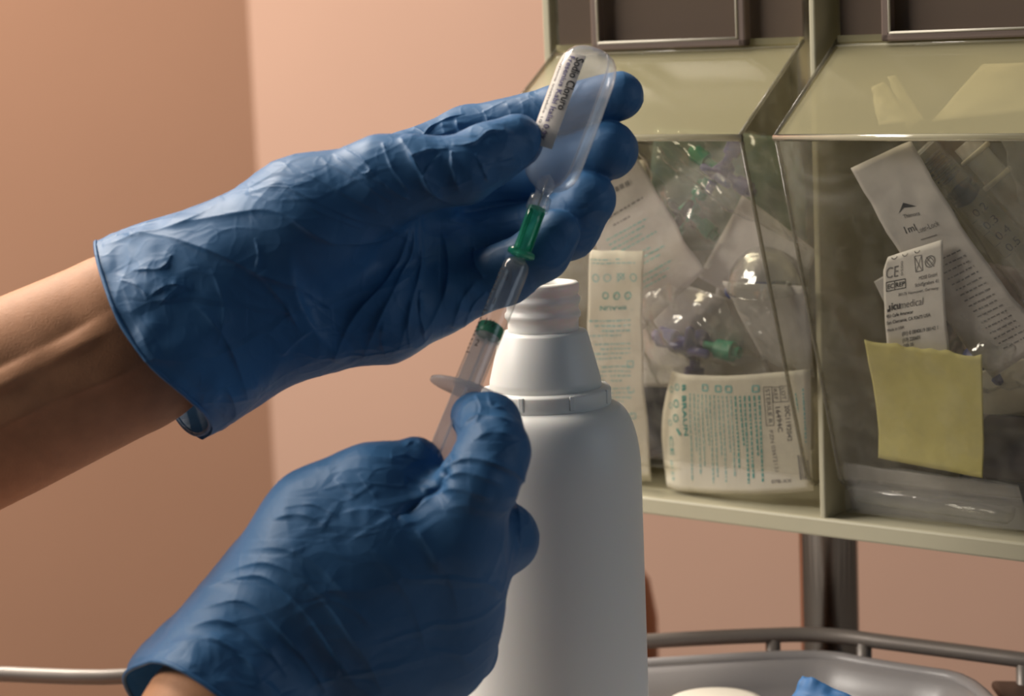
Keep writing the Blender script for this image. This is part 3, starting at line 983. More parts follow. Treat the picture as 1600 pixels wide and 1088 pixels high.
put(s, 'paper', M['label'], e, edge=rnd)
Z = lambda x, y: (1320 + x / 4.73, 370 + y / 4.73)
k, k2 = MB(), MB()
s.tpx(k2, 'CE', Z(312, 300), Z(405, 280), 19, 0.0)
s.tpx(k2, '0050', Z(420, 175), Z(425, 275), 4)
s.boxpx(k2, [Z(520, 140), Z(575, 128), Z(588, 235), Z(535, 248)], 1.4); s.lpx(k2, Z(525, 150), Z(580, 232), 1.3); s.lpx(k2, Z(572, 138), Z(540, 240), 1.3)
s.circ(k2, *Z(640, 170), 10, 1.6); s.boxpx(k2, [Z(640, 140), Z(668, 165), Z(640, 200), Z(614, 172)], 1.2); s.lpx(k2, Z(610, 140), Z(672, 205), 1.3)
for x_ in (370, 450, 540): s.circ(k2, *Z(x_, 140 - (x_ - 370) * 0.28), 6, 1.4, 20, 170)
s.boxpx(k, [Z(315, 325), Z(460, 295), Z(464, 358), Z(320, 388)], 1.4); s.lpx(k, Z(378, 312), Z(382, 376), 1.4)
s.tpx(k, 'EC', Z(328, 372), Z(372, 362), 8, 0.0001); s.tpx(k, 'REP', Z(388, 358), Z(455, 345), 8, 0.0001)
s.tpx(k2, 'MDSS GmbH', Z(562, 302), Z(694, 272), 6, 0.00006)
s.tpx(k2, 'Schiffgraben 41', Z(535, 352), Z(704, 318), 6, 0.00006)
s.tpx(k2, '30175 Hannover, Germany', Z(410, 420), Z(706, 366), 5, 0.00006)
s.tpx(k, 'icu', Z(362, 522), Z(425, 508), 14, 0.00022)
s.tpx(k2, 'medical', Z(428, 508), Z(595, 478), 13)
s.lpx(k, Z(330, 525), Z(352, 520), 5); s.lpx(k, Z(350, 522), Z(346, 485), 3)
s.tpx(k, '951 Calle Amanecer', Z(325, 580), Z(525, 540), 6, 0.00006)
s.tpx(k, 'San Clemente, CA 92673 USA', Z(328, 628), Z(652, 562), 6, 0.00006)
s.tpx(k2, 'Made in USA', Z(332, 682), Z(455, 655), 5.5, 0.00006)
s.tpx(k, '(01) 0 0840619 08142 1', Z(440, 712), Z(705, 662), 7, 0.00006)
s.tpx(k, '(17) 220601', Z(442, 762), Z(570, 738), 7, 0.00006)
s.tpx(k, '(10) 35', Z(448, 802), Z(520, 788), 6, 0.00006)
k.build('print', M['inkb'], e, smooth=False); k2.build('print', M['inkgrey'], e, smooth=False)
s = Pouch([(1366, 440), (1400, 420), (1415, 520), (1385, 480)], 0.012, seed=4)
put(s, 'paper_flap', M['paperg'], None, label='small pointed paper corner behind the address label', cat='paper', group=GRB)

# yellow note
s = Pouch([(1350, 531), (1534, 557), (1538, 744), (1372, 716)], [0.0025, 0.0025, 0.002, 0.002], wr=0.0004, seed=111,
          curl=lambda S, T: -0.004 * (1 - S) * np.sin(T * 2.6) + 0.002 * np.clip(T - 0.8, 0, 1) * 5)


def torn(S, T):
    j = (vnoise(np.stack([S.ravel() * 14, T.ravel() * 0, T.ravel() * 0], -1), 5)).reshape(S.shape) * 0.014
    return S, T + j * (1 - T) ** 6


put(s, 'sticky_note', M['note'], None, 60, 24, edge=torn, label='blank yellow paper note propped in the right bin', cat='note')

# lower clear packs, foil pack, grey roll and papers
e, f_ = film_pack('hazy clear pack lying along the bottom of the right bin', [(1318, 722), (1592, 757), (1612, 832), (1322, 800)], [0.0022, 0.0022, 0.002, 0.002], None, 0.0012, 0.0009, 121, 'film2', group=GRB)
put(Pouch([(1320, 726), (1592, 760), (1612, 832), (1324, 800)], 0.014, wr=0.001, seed=7), 'paper', M['paperg'], e)
c0_, c1_ = FP(1345, 768, 0.0085), FP(1575, 800, 0.0085)
ax_ = c1_ - c0_; LS = np.linalg.norm(ax_); ax_ /= LS
MB().lathe(c0_, ax_, [(-0.003, 0.001), (-0.002, 0.0045), (0, 0.006), (LS, 0.006), (LS + 0.002, 0.004)], 24).build('tube', M['film'], e)
film_pack('shiny clear pack with dark blue parts behind the yellow note', [(1470, 515), (1630, 480), (1640, 610), (1480, 610)], 0.022, None, 0.012, 0.004, 131, 'film', group=GRB)
e = empty('connector', FP(1560, 560, 0.035), 'navy blue connector inside the shiny pack beside the yellow note', 'connector')
for d_, r_, x in ((DU, 0.006, 0), (DW, 0.0045, 0.012)):
    MB().lathe(FP(1545 + x * 1500, 562, 0.036) - d_ * 0.012, d_, [(0, r_ * 0.6), (0.002, r_), (0.014, r_), (0.016, r_ * 0.7), (0.03, r_ * 0.65)], 20).build('body', M['navy'], e)
s = Pouch([(1500, 590), (1640, 548), (1640, 640), (1505, 660)], 0.030, wr=0.0006, seed=9)
put(s, 'folded_paper', M['paper'], None, label='cream folded paper wedged above the grey cylinder', cat='paper', group=GRB)
c0_ = FP(1512, 694, 0.026); ax_ = DU
e = empty('grey_roll', c0_, 'dark grey plastic cylinder lying right of the yellow note', 'cylinder')
rr_ = 53 * PX
MB().lathe(c0_, ax_, [(0, rr_ * 0.9), (0.0015, rr_), (0.052, rr_), (0.0535, rr_ * 0.9)], 48).build('body', M['greyp'], e)
MB().lathe(c0_, ax_, [(0.012, rr_ * 1.004), (0.05, rr_ * 1.004)], 48, cap0=False, cap1=False).build('sleeve', mat('smoke_sleeve', srgb(92, 86, 90), 0.22), e)
for i, (cs, dl, lb, m) in enumerate((
        ([(1470, 400), (1640, 430), (1640, 600), (1480, 600)], 0.060, 'brown card standing behind the long chevron pack', 'packbrown'),
        ([(1560, 205), (1640, 215), (1650, 420), (1600, 330)], 0.030, 'grey-blue clear pack end at the top right corner', 'film2'),
        ([(1500, 700), (1640, 720), (1640, 800), (1500, 780)], 0.055, 'black pouch under the grey cylinder', 'dark'))):
    if m == 'packbrown': M[m] = mat(m, srgb(98, 80, 66), 0.6, var=0.2, vscale=40)
    s = Pouch(cs, dl, wr=0.002, seed=170 + i)
    put(s, 'sterile_pack', M[m], None, label=lb, cat='sterile pack', group=GRB)
# pack ends that rise under the hood of the right bin
for i, (cs, v_, lb) in enumerate((
        ([(1362, 140), (1382, 128), (1424, 190), (1372, 196)], 0.020, 'curled pack tip under the right hood'),
        ([(1388, 120), (1400, 118), (1444, 186), (1420, 205)], 0.012, 'narrow upright pack edge under the right hood'),
        ([(1535, 100), (1640, 96), (1640, 170), (1455, 190)], 0.005, 'broad pale pack end under the right hood at the picture edge'))):
    Q4 = [DVP(x, y, v_) for x, y in cs]
    s = Sheet(*Q4, wr=0.001, seed=190 + i, curl=lambda S, T: 0.004 * np.sin(S * 3))
    put(s, 'sterile_pack', M['paper'], None, 12, 12, label=lb, cat='sterile pack', group=GRB)
# blue wrapper in the tray
s = Sheet(*wp, wr=0.003, seed=201)
put(s, 'blue_wrapper', M['bluepaper'], None, label='crumpled blue wrapper corner rising from the grey tray', cat='wrapper', solid=0.0006)
# ------------------------------------------------------------------ white bottle on the trolley
DBO = 0.935
ax0 = P(856, 700, DBO)
bz = ZD + 0.0065
bo = np.array([ax0[0], ax0[1], bz])
sp = DBO / FPX


def bzof(py):      # height of a silhouette row on the bottle axis
    o, d = ray(856, py)
    return (o + d * ((ax0[1] - o[1]) / d[1]))[2] - bz


R = 145 * sp
bt = empty('bottle', bo, 'large white plastic bottle with ribbed neck standing behind the lower hand', 'bottle')
z0, z1, zs = bzof(790), bzof(632), bzof(700)
prof = [(0, R * 0.93), (0.004, R * 0.985), (0.01, R)]
prof += [(zs - 0.05, R * 1.0)]
for i in range(15):
    a = i / 14 * math.pi / 2
    prof.append((zs - 0.012 + (z1 - zs + 0.012) * math.sin(a), R * (0.70 + 0.30 * math.cos(a) ** 0.85)))
MB().lathe(bo, (0, 0, 1), prof, 64).build('body', M['bottle'], bt)
zr0, zr1 = bzof(628), bzof(606)
MB().lathe(bo, (0, 0, 1), [(zr0 - 0.003, 99 * sp), (zr0, 102 * sp), (zr1 - 0.001, 102 * sp), (zr1, 100 * sp), (zr1 + 0.0005, 88 * sp)], 64).build('shoulder_ring', M['bottle'], bt)
for k in range(8):
    a = math.radians(22 + 45 * k)
    d_ = np.array([math.cos(a), math.sin(a), 0])
    t_ = np.array([-d_[1], d_[0], 0])
    b = MB(); b.box(lambda u, vv, ww: bo + d_ * u + t_ * vv + np.array([0, 0, ww]), 99 * sp, 103.5 * sp, -0.0012, 0.0012, zr0, zr1)
    b.build('ring_notch', M['bottle'], bt, smooth=False, bevel=0.0004)
zc0, zc1 = zr1, bzof(517)
MB().lathe(bo, (0, 0, 1), [(zc0, 88 * sp), (zc0 + 0.004, 86.5 * sp), (zc1 - 0.001, 68.5 * sp), (zc1, 66 * sp), (zc1 + 0.0004, 55 * sp)], 64).build('shoulder_cone', M['bottle'], bt)
zn = bzof(441)
nk = [(zc1, 55 * sp)]
hh = zn - zc1
for t_, r_ in ((0.10, 55), (0.20, 55), (0.26, 56), (0.30, 59), (0.38, 59), (0.43, 56), (0.50, 55.5), (0.56, 57), (0.60, 59), (0.68, 59), (0.73, 56), (0.78, 56), (0.83, 57.5), (0.96, 57.5), (1.0, 55)):
    nk.append((zc1 + hh * t_, r_ * sp))
nk += [(zn + 0.0002, 44 * sp), (zn - 0.006, 43 * sp), (zn - 0.03, 43 * sp)]
MB().lathe(bo, (0, 0, 1), nk, 64, cap1=True).build('neck', M['bottle'], bt)

# ------------------------------------------------------------------ saline ampoule, needle and syringe
DA = 0.833


def A(px, py, dz=0.0):
    return P(px, py, DA + dz / 1000)


MM = DA / FPX           # metres per pixel at the ampoule
a_top, a_bot = A(931, 76, 4), A(838, 329, -6)
ad = a_bot - a_top
AL = np.linalg.norm(ad); ad /= AL
toc = CAMN[:3, 3] - a_top; toc -= ad * (toc @ ad); toc /= np.linalg.norm(toc)
side = np.cross(toc, ad)               # points to picture right or left
if side @ (P(900, 500, 1) - P(800, 500, 1)) < 0: side = -side
amp = empty('ampoule', a_top, 'translucent saline ampoule with white label held upside down in the upper glove', 'ampoule')
L_ = lambda px: px * MM
aprof = [(0.0, 4), (1.5, 12), (5, 24), (11, 34), (20, 41), (32, 45), (48, 47), (120, 47), (185, 46), (205, 45), (218, 41), (228, 34), (236, 24), (241, 15), (246, 12), (262, 11), (272, 11.5)]
SX, SY = 1.0, 0.80


def ampoule_surface(mb, grow=0.0, t0=0, t1=999, n=56):
    pr = [(L_(t), L_(r) + grow) for t, r in aprof if t0 <= t <= t1]
    # square off the section a little
    o = a_top
    vs, fs = [], []
    m = len(pr)
    for t, r in pr:
        blend = min(1.0, max(0.0, (r - L_(14)) / L_(20)))
        for k in range(n):
            a = 2 * math.pi * k / n
            ca, sa = math.cos(a), math.sin(a)
            e = 1 - 0.22 * blend
            x = math.copysign(abs(ca) ** e, ca) * r
            y = math.copysign(abs(sa) ** e, sa) * r * (1 - (1 - SY) * blend)
            vs.append(o + ad * t + side * x + toc * y)
    for i in range(m - 1):
        for k in range(n):
            fs.append((i * n + k, i * n + (k + 1) % n, (i + 1) * n + (k + 1) % n, (i + 1) * n + k))
    fs.append(tuple(range(n - 1, -1, -1)))
    fs.append(tuple((m - 1) * n + k for k in range(n)))
    mb.add(vs, fs)
    return mb


ampoule_surface(MB()).build('shell', M['ampoule'], amp)
# moulded side seam
seam = [a_top + ad * L_(t) + side * L_(r * 0.62) + toc * L_(r * 0.72) for t, r in aprof[3:13]]
MB().tube(seam, L_(2.0), 8).build('seam', M['ampoule'], amp)
# dimple where the shoulder is pressed in above the neck
MB().lathe(a_top + ad * L_(243) + toc * L_(3), ad, [(-L_(26), L_(2)), (-L_(20), L_(10)), (-L_(8), L_(15)), (0, L_(13))], 20, sy=0.6, xd=side).build('shoulder_fold', M['ampoule'], amp)
# saline, with a level surface
up = np.array([0, 0, 1.0])
lvl = A(930, 150, 2)
sm = MB(); ampoule_surface(sm, -0.0009, 20, 236)
V = np.array(sm.v)
tt = (V - lvl) @ up
for i in range(len(V)):
    if tt[i] > 0:
        V[i] = V[i] + ad * (-(tt[i]) / (ad @ up))
mk('saline', V, sm.f, M['saline'], amp)


def on_amp(t, ang, off):
    """point on the ampoule wall: t px down from the top, ang degrees from the camera-facing meridian (+ = right)"""
    t, ang = np.asarray(t, float), np.radians(np.asarray(ang, float))
    r = np.interp(t, [x[0] for x in aprof], [x[1] for x in aprof]) * MM
    e = 0.78
    ca, sa = np.sin(ang), np.cos(ang)
    x = np.sign(ca) * np.abs(ca) ** e * r
    y = np.sign(sa) * np.abs(sa) ** e * r * SY
    return a_top + ad * (t * MM)[:, None] + side * (x + off * np.sin(ang))[:, None] + toc * (y + off * np.cos(ang))[:, None]


# label wrapped round the left of the body
T_, G_ = np.meshgrid(np.linspace(28, 186, 24), np.linspace(-88, -8, 20))
v = on_amp(T_.ravel(), G_.ravel(), 0.0003)
nu = 24
f = [(j * nu + i, j * nu + i + 1, (j + 1) * nu + i + 1, (j + 1) * nu + i) for j in range(19) for i in range(nu - 1)]
mk('label', v, f, mat('ampoule_label', srgb(226, 218, 210), 0.3, coat=0.5, trans=0.1), amp, label='white paper label with black print')


def amp_text(name, s, ang, t0, t1, hdeg, m, bold=0.0):
    vs, fs = text_geo(s)
    x = (vs[:, 0] - vs[:, 0].min()) / (vs[:, 0].max() - vs[:, 0].min())
    mb = MB()
    for dx, dy in ((0, 0), (bold, 0), (bold, bold)) if bold else ((0, 0),):
        mb.add(on_amp(t0 + (x + dx) * (t1 - t0), ang + (vs[:, 1] + dy) * hdeg, 0.00045), fs)
    mb.build(name, m, amp, smooth=False)


amp_text('lettering', 'Sodio Cloruro', -24, 34, 122, 22, M['inkb'], 0.008)
amp_text('lettering', 'Fresenius Kabi Italia 0,9%', -41, 34, 176, 19, M['inkp'], 0.004)
amp_text('lettering', 'Soluzione iniettabile 10 ml', -62, 30, 165, 15, M['inkb'])
# collar of the ampoule neck
pc = a_top + ad * L_(268)
sy_top, sy_bot = A(812, 404, -9), A(729, 606, -30)
sd = sy_bot - sy_top; SL = np.linalg.norm(sd); sd /= SL
hub0 = a_top + ad * L_(252)
hdv = sy_top + sd * L_(6) - hub0; HL = np.linalg.norm(hdv); hdv /= HL
sy = empty('syringe', sy_bot, 'clear small syringe with green needle hub drawing from the ampoule', 'syringe')
MB().lathe(hub0, hdv, [(0, L_(13)), (L_(2), L_(17)), (L_(24), L_(18)), (L_(27), L_(14))], 28).build('luer_collar', M['barrel'], sy)
MB().lathe(hub0, hdv, [(L_(20), L_(14.5)), (L_(44), L_(13.5)), (L_(HL / MM - 30), L_(12.5)), (L_(HL / MM - 19), L_(14)), (L_(HL / MM - 17), L_(22)), (L_(HL / MM - 11), L_(22)), (L_(HL / MM - 9), L_(15))], 28).build('needle_hub', M['hub'], sy)
for k in range(4):
    a = math.radians(35 + 90 * k)
    x_ = side * math.cos(a) + toc * math.sin(a); y_ = np.cross(hdv, x_)
    b = MB(); b.box(lambda u, vv, ww: hub0 + x_ * u + y_ * vv + hdv * ww, L_(10), L_(16.5), -L_(1.5), L_(1.5), L_(26), L_(HL / MM - 18))
    b.build('hub_fin', M['hub'], sy, smooth=False)
MB().tube([hub0 - hdv * L_(28), hub0 + hdv * L_(24)], L_(1.6), 8).build('needle', M['steel'], sy)
MB().lathe(sy_top, sd, [(-L_(13), L_(8)), (0, L_(9)), (L_(7), L_(9.5))], 24).build('luer_tip', M['barrel'], sy)
RB = L_(21.5)
MB().lathe(sy_top, sd, [(L_(4), L_(9)), (L_(6), L_(15)), (L_(11), RB * 0.95), (L_(20), RB), (SL, RB)], 40, cap1=False).build('barrel', M['barrel'], sy)
# finger flange
MB().lathe(sy_bot, sd, [(0, L_(55)), (L_(1), L_(58)), (L_(5), L_(58)), (L_(6), L_(55))], 44, xd=side * 0.95 + toc * 0.3, sx=1.0, sy=0.55).build('finger_flange', M['plunger'], sy)
# plunger: seal, head disc, cross-shaped rod, thumb disc
s0 = L_(118)
MB().lathe(sy_top, sd, [(s0, RB * 0.55), (s0 + L_(4), RB * 0.9), (s0 + L_(6), RB * 0.95), (s0 + L_(20), RB * 0.95), (s0 + L_(22), RB * 0.88)], 36).build('plunger_seal', mat('green_seal', srgb(52, 165, 122), 0.35, trans=0.3), sy)
MB().lathe(sy_top, sd, [(s0 + L_(22), RB * 0.9), (s0 + L_(27), RB * 0.93), (s0 + L_(29), RB * 0.6)], 36).build('plunger_head', M['plunger'], sy)
s1 = SL + L_(150)
for x_, y_ in ((side, toc), (toc, -side)):
    b = MB(); b.box(lambda u, vv, ww: sy_top + x_ * u + y_ * vv + sd * ww, -RB * 0.82, RB * 0.82, -L_(2), L_(2), s0 + L_(28), s1)
    b.build('plunger_rod', M['plunger'], sy, smooth=False, bevel=0.0002)
MB().lathe(sy_top, sd, [(s1, L_(30)), (s1 + L_(1), L_(32)), (s1 + L_(5), L_(32)), (s1 + L_(6), L_(30))], 36).build('thumb_disc', M['plunger'], sy)
# graduation printed along the barrel
tick = MB()


def on_syr(t, ang, off=0.0002):
    t, ang = np.asarray(t, float), np.radians(np.asarray(ang, float))
    return sy_top + sd * (t * MM)[:, None] + (side * np.sin(ang)[:, None] + toc * np.cos(ang)[:, None]) * (RB + off)


for k in range(21):
    t = 28 + k * 7.4
    lg = 34 if k % 5 == 0 else 20
    a = np.linspace(-78, -78 + lg, 5)
    v = np.vstack([on_syr(a * 0 + t, a), on_syr(a * 0 + t + 1.5, a)])
    tick.add(v, [(i, i + 1, 6 + i, 5 + i) for i in range(4)])
tick.build('graduation', M['inkb'], sy, smooth=False)
for s_, t in (('½', 40), ('1', 84), ('1½', 120), ('2', 158)):
    vs, fs = text_geo(s_)
    MB().add(on_syr(t - 6 + vs[:, 1] * -16 + 12, -40 + vs[:, 0] * 40), fs).build('graduation_number', M['inkb'], sy, smooth=False)
# ------------------------------------------------------------------ gloved hands: one continuous surface each, grown from a distance field
def H(px, py, dz, r=None):
    """picture position + depth offset in mm -> camera-aligned mm"""
    k = 0.25 * (1 + dz / 833.0)
    p = ((px - CX) * k, (py - CY) * k, float(dz))
    return p if r is None else (*p, r * k)


def cone(G, a, b):
    """round cone between (x,y,z,r) a and b"""
    pa, pb_, ra, rb = np.array(a[:3], np.float32), np.array(b[:3], np.float32), a[3], b[3]
    ba = pb_ - pa
    q = [G[i] - pa[i] for i in range(3)]
    t = np.clip((q[0] * ba[0] + q[1] * ba[1] + q[2] * ba[2]) / float(ba @ ba + 1e-9), 0, 1)
    d = np.sqrt((q[0] - t * ba[0]) ** 2 + (q[1] - t * ba[1]) ** 2 + (q[2] - t * ba[2]) ** 2)
    return d - (ra + (rb - ra) * t)


def smin(a, b, k):
    h = np.maximum(k - np.abs(a - b), 0) / k
    return np.minimum(a, b) - h * h * k * 0.25


def chain(G, pts, k=2.0):
    d = None
    for a, b in zip(pts[:-1], pts[1:]):
        c_ = cone(G, H(*a), H(*b))
        d = c_ if d is None else smin(d, c_, k)
    return d


def surface_nets(fn, lo, hi, h):
    xs = [np.arange(lo[i], hi[i] + h, h, dtype=np.float32) for i in range(3)]
    G = np.meshgrid(*xs, indexing='ij', sparse=True)
    F = fn(G)
    F = np.broadcast_to(F, tuple(len(x) for x in xs))
    ins = F < 0
    nx, ny, nz = F.shape
    offs = [(i, j, k) for i in (0, 1) for j in (0, 1) for k in (0, 1)]
    cnt = np.zeros((nx - 1, ny - 1, nz - 1), np.int8)
    for i, j, k in offs:
        cnt += ins[i:nx - 1 + i, j:ny - 1 + j, k:nz - 1 + k]
    idx = np.argwhere((cnt > 0) & (cnt < 8))
    fv = np.stack([F[idx[:, 0] + i, idx[:, 1] + j, idx[:, 2] + k] for i, j, k in offs], 1)
    acc = np.zeros((len(idx), 3)); num = np.zeros(len(idx))
    oa = np.array(offs, float)
    for a in range(8):
        for b_ in range(a + 1, 8):
            if np.abs(oa[a] - oa[b_]).sum() != 1: continue
            fa, fb = fv[:, a], fv[:, b_]
            m = (fa < 0) != (fb < 0)
            t = fa[m] / (fa[m] - fb[m])
            acc[m] += oa[a] + t[:, None] * (oa[b_] - oa[a]); num[m] += 1
    vid = -np.ones((nx - 1, ny - 1, nz - 1), np.int64)
    vid[idx[:, 0], idx[:, 1], idx[:, 2]] = np.arange(len(idx))
    V = np.array(lo) + (idx + acc / num[:, None]) * h
    faces = []
    for ax in range(3):
        sl0 = [slice(None)] * 3; sl1 = [slice(None)] * 3
        sl0[ax] = slice(0, -1); sl1[ax] = slice(1, None)
        s0_, s1_ = ins[tuple(sl0)], ins[tuple(sl1)]
        e = np.argwhere(s0_ != s1_)
        o1, o2 = (ax + 1) % 3, (ax + 2) % 3
        ok = (e[:, o1] > 0) & (e[:, o2] > 0) & (e[:, o1] < F.shape[o1] - 1) & (e[:, o2] < F.shape[o2] - 1)
        e = e[ok]
        def cell(d1, d2):
            q = e.copy(); q[:, o1] -= d1; q[:, o2] -= d2
            return vid[q[:, 0], q[:, 1], q[:, 2]]
        quad = np.stack([cell(1, 1), cell(0, 1), cell(0, 0), cell(1, 0)], 1)
        flip = ~s0_[e[:, 0], e[:, 1], e[:, 2]]
        quad[flip] = quad[flip][:, ::-1]
        faces.append(quad)
    return V, np.vstack(faces)


def normals(V, Q):
    n = np.cross(V[Q[:, 2]] - V[Q[:, 0]], V[Q[:, 3]] - V[Q[:, 1]])
    N = np.zeros_like(V)
    for k in range(4):
        np.add.at(N, Q[:, k], n)
    return N / (np.linalg.norm(N, axis=1)[:, None] + 1e-12)


def relax(V, Q, it=2, lam=0.5):
    for _ in range(it):
        S = np.zeros_like(V); c_ = np.zeros(len(V))
        for k in range(4):
            j = (k + 1) % 4
            np.add.at(S, Q[:, k], V[Q[:, j]]); np.add.at(c_, Q[:, k], 1)
            np.add.at(S, Q[:, j], V[Q[:, k]]); np.add.at(c_, Q[:, j], 1)
        V = V + lam * (S / c_[:, None] - V)
    return V


def refine(V, Q):
    """split every quad in four"""
    e = np.vstack([Q[:, [0, 1]], Q[:, [1, 2]], Q[:, [2, 3]], Q[:, [3, 0]]])
    es = np.sort(e, axis=1)
    key = es[:, 0].astype(np.int64) * len(V) + es[:, 1]
    uk, first, inv_ = np.unique(key, return_index=True, return_inverse=True)
    mid = (V[es[first, 0]] + V[es[first, 1]]) / 2
    n, m = len(V), len(Q)
    em = (n + inv_).reshape(4, m)
    cen_ = V[Q].mean(1)
    ci = n + len(uk) + np.arange(m)
    V2 = np.vstack([V, mid, cen_])
    Q2 = np.vstack([np.stack([Q[:, k], em[k], ci, em[(k - 1) % 4]], 1) for k in range(4)])
    return V2, Q2


def topx(V):
    k = 0.25 * (1 + V[:, 2] / 833.0)
    return V[:, 0] / k + CX, V[:, 1] / k + CY


FW = 0.75


def folds(V, N, creases):
    """raise or sink stretch folds of the glove along lines that run over its surface"""
    x, y = topx(V)
    face = np.clip((-N[:, 2] + 0.25) / 0.5, 0, 1)
    D_ = np.zeros(len(V))
    for pts, amp_, wd, zr in creases:
        if wd <= 5:
            wd, amp_ = wd * 0.5, amp_ * 0.8
        wd = wd * FW
        pl = spline(np.array(pts, float), 8) if len(pts) > 2 else np.array(pts, float)
        m = (x > pl[:, 0].min() - 6 * wd) & (x < pl[:, 0].max() + 6 * wd) & (y > pl[:, 1].min() - 6 * wd) & (y < pl[:, 1].max() + 6 * wd) & (face > 0)
        if zr: m &= (V[:, 2] > zr[0]) & (V[:, 2] < zr[1])
        id_ = np.nonzero(m)[0]
        if not len(id_): continue
        best = np.full(len(id_), 1e9); tb = np.zeros(len(id_)); sg = np.zeros(len(id_))
        px_, py_ = x[id_], y[id_]
        ns = len(pl) - 1
        for i in range(ns):
            a, d = pl[i], pl[i + 1] - pl[i]
            t = np.clip(((px_ - a[0]) * d[0] + (py_ - a[1]) * d[1]) / (d @ d + 1e-9), 0, 1)
            dx, dy = px_ - a[0] - t * d[0], py_ - a[1] - t * d[1]
            dist = np.hypot(dx, dy)
            b_ = dist < best
            best[b_] = dist[b_]; tb[b_] = (i + t[b_]) / ns; sg[b_] = (d[0] * dy - d[1] * dx)[b_] / np.linalg.norm(d)
        taper = np.clip(np.minimum(tb, 1 - tb) * 4, 0.0, 1) ** 0.7
        wv = 1 + 0.35 * np.sin(tb * 17 + pl[0, 0])
        prof = np.where(sg < 0, np.exp(-best / (wd * 3.0)), np.exp(-best / (wd * 0.7)))     # gentle one side, steep on the other
        D_[id_] += 0.8 * amp_ * taper * wv * prof * face[id_]
    return D_


def sleeve_frame(c0, c1, loop_mm):
    c0, c1 = np.array(c0, float), np.array(c1, float)
    e1 = c1 - c0; e1 /= np.linalg.norm(e1)
    e3 = np.array([0, 0, 1.0]); e3 -= e1 * (e3 @ e1); e3 /= np.linalg.norm(e3)
    e2 = np.cross(e3, e1)
    if e2[1] < 0: e2, e3 = e2, e3
    q = np.array(loop_mm) - c0
    s = q @ e1; a, b_ = q @ e2, q @ e3
    ph = np.arctan2(b_, a); r = np.hypot(a, b_)
    o = np.argsort(ph); ph, s, r = ph[o], s[o], r[o]
    pp = np.concatenate([ph - 2 * math.pi, ph, ph + 2 * math.pi])
    return c0, e1, e2, e3, pp, np.tile(s, 3), np.tile(r, 3)


def sleeve_coords(fr, G):
    c0, e1, e2, e3 = fr[:4]
    q = [G[i] - np.float32(c0[i]) for i in range(3)]
    s = q[0] * e1[0] + q[1] * e1[1] + q[2] * e1[2]
    a = q[0] * e2[0] + q[1] * e2[1] + q[2] * e2[2]
    b_ = q[0] * e3[0] + q[1] * e3[1] + q[2] * e3[2]
    return s, np.arctan2(b_, a), np.hypot(a, b_)


def sleeve_sdf(fr, G, s_in, hw, hd):
    s, ph, rho = sleeve_coords(fr, G)
    sh = ph.shape
    tab = np.linspace(-math.pi, math.pi, 721)
    ts, trr = np.interp(tab, fr[4], fr[5]), np.interp(tab, fr[4], fr[6])
    ker = np.ones(25) / 25
    ts = np.convolve(np.concatenate([ts[-13:-1], ts, ts[1:13]]), ker, 'valid'); trr = np.convolve(np.concatenate([trr[-13:-1], trr, trr[1:13]]), ker, 'valid')
    ii = np.clip(((ph + math.pi) / (2 * math.pi) * 720).astype(int), 0, 720)
    srim, rrim = ts[ii], trr[ii]
    rell = 1 / np.sqrt((np.cos(ph) / hw) ** 2 + (np.sin(ph) / hd) ** 2)
    u = np.clip((s - srim) / (s_in - srim), 0, 1)
    u = u * u * (3 - 2 * u)
    d = (rho - (rrim * (1 - u) + rell * u)) * 0.85
    return np.maximum(np.maximum(d, s - s_in), srim - 5 - s).astype(np.float32), (tab, ts)


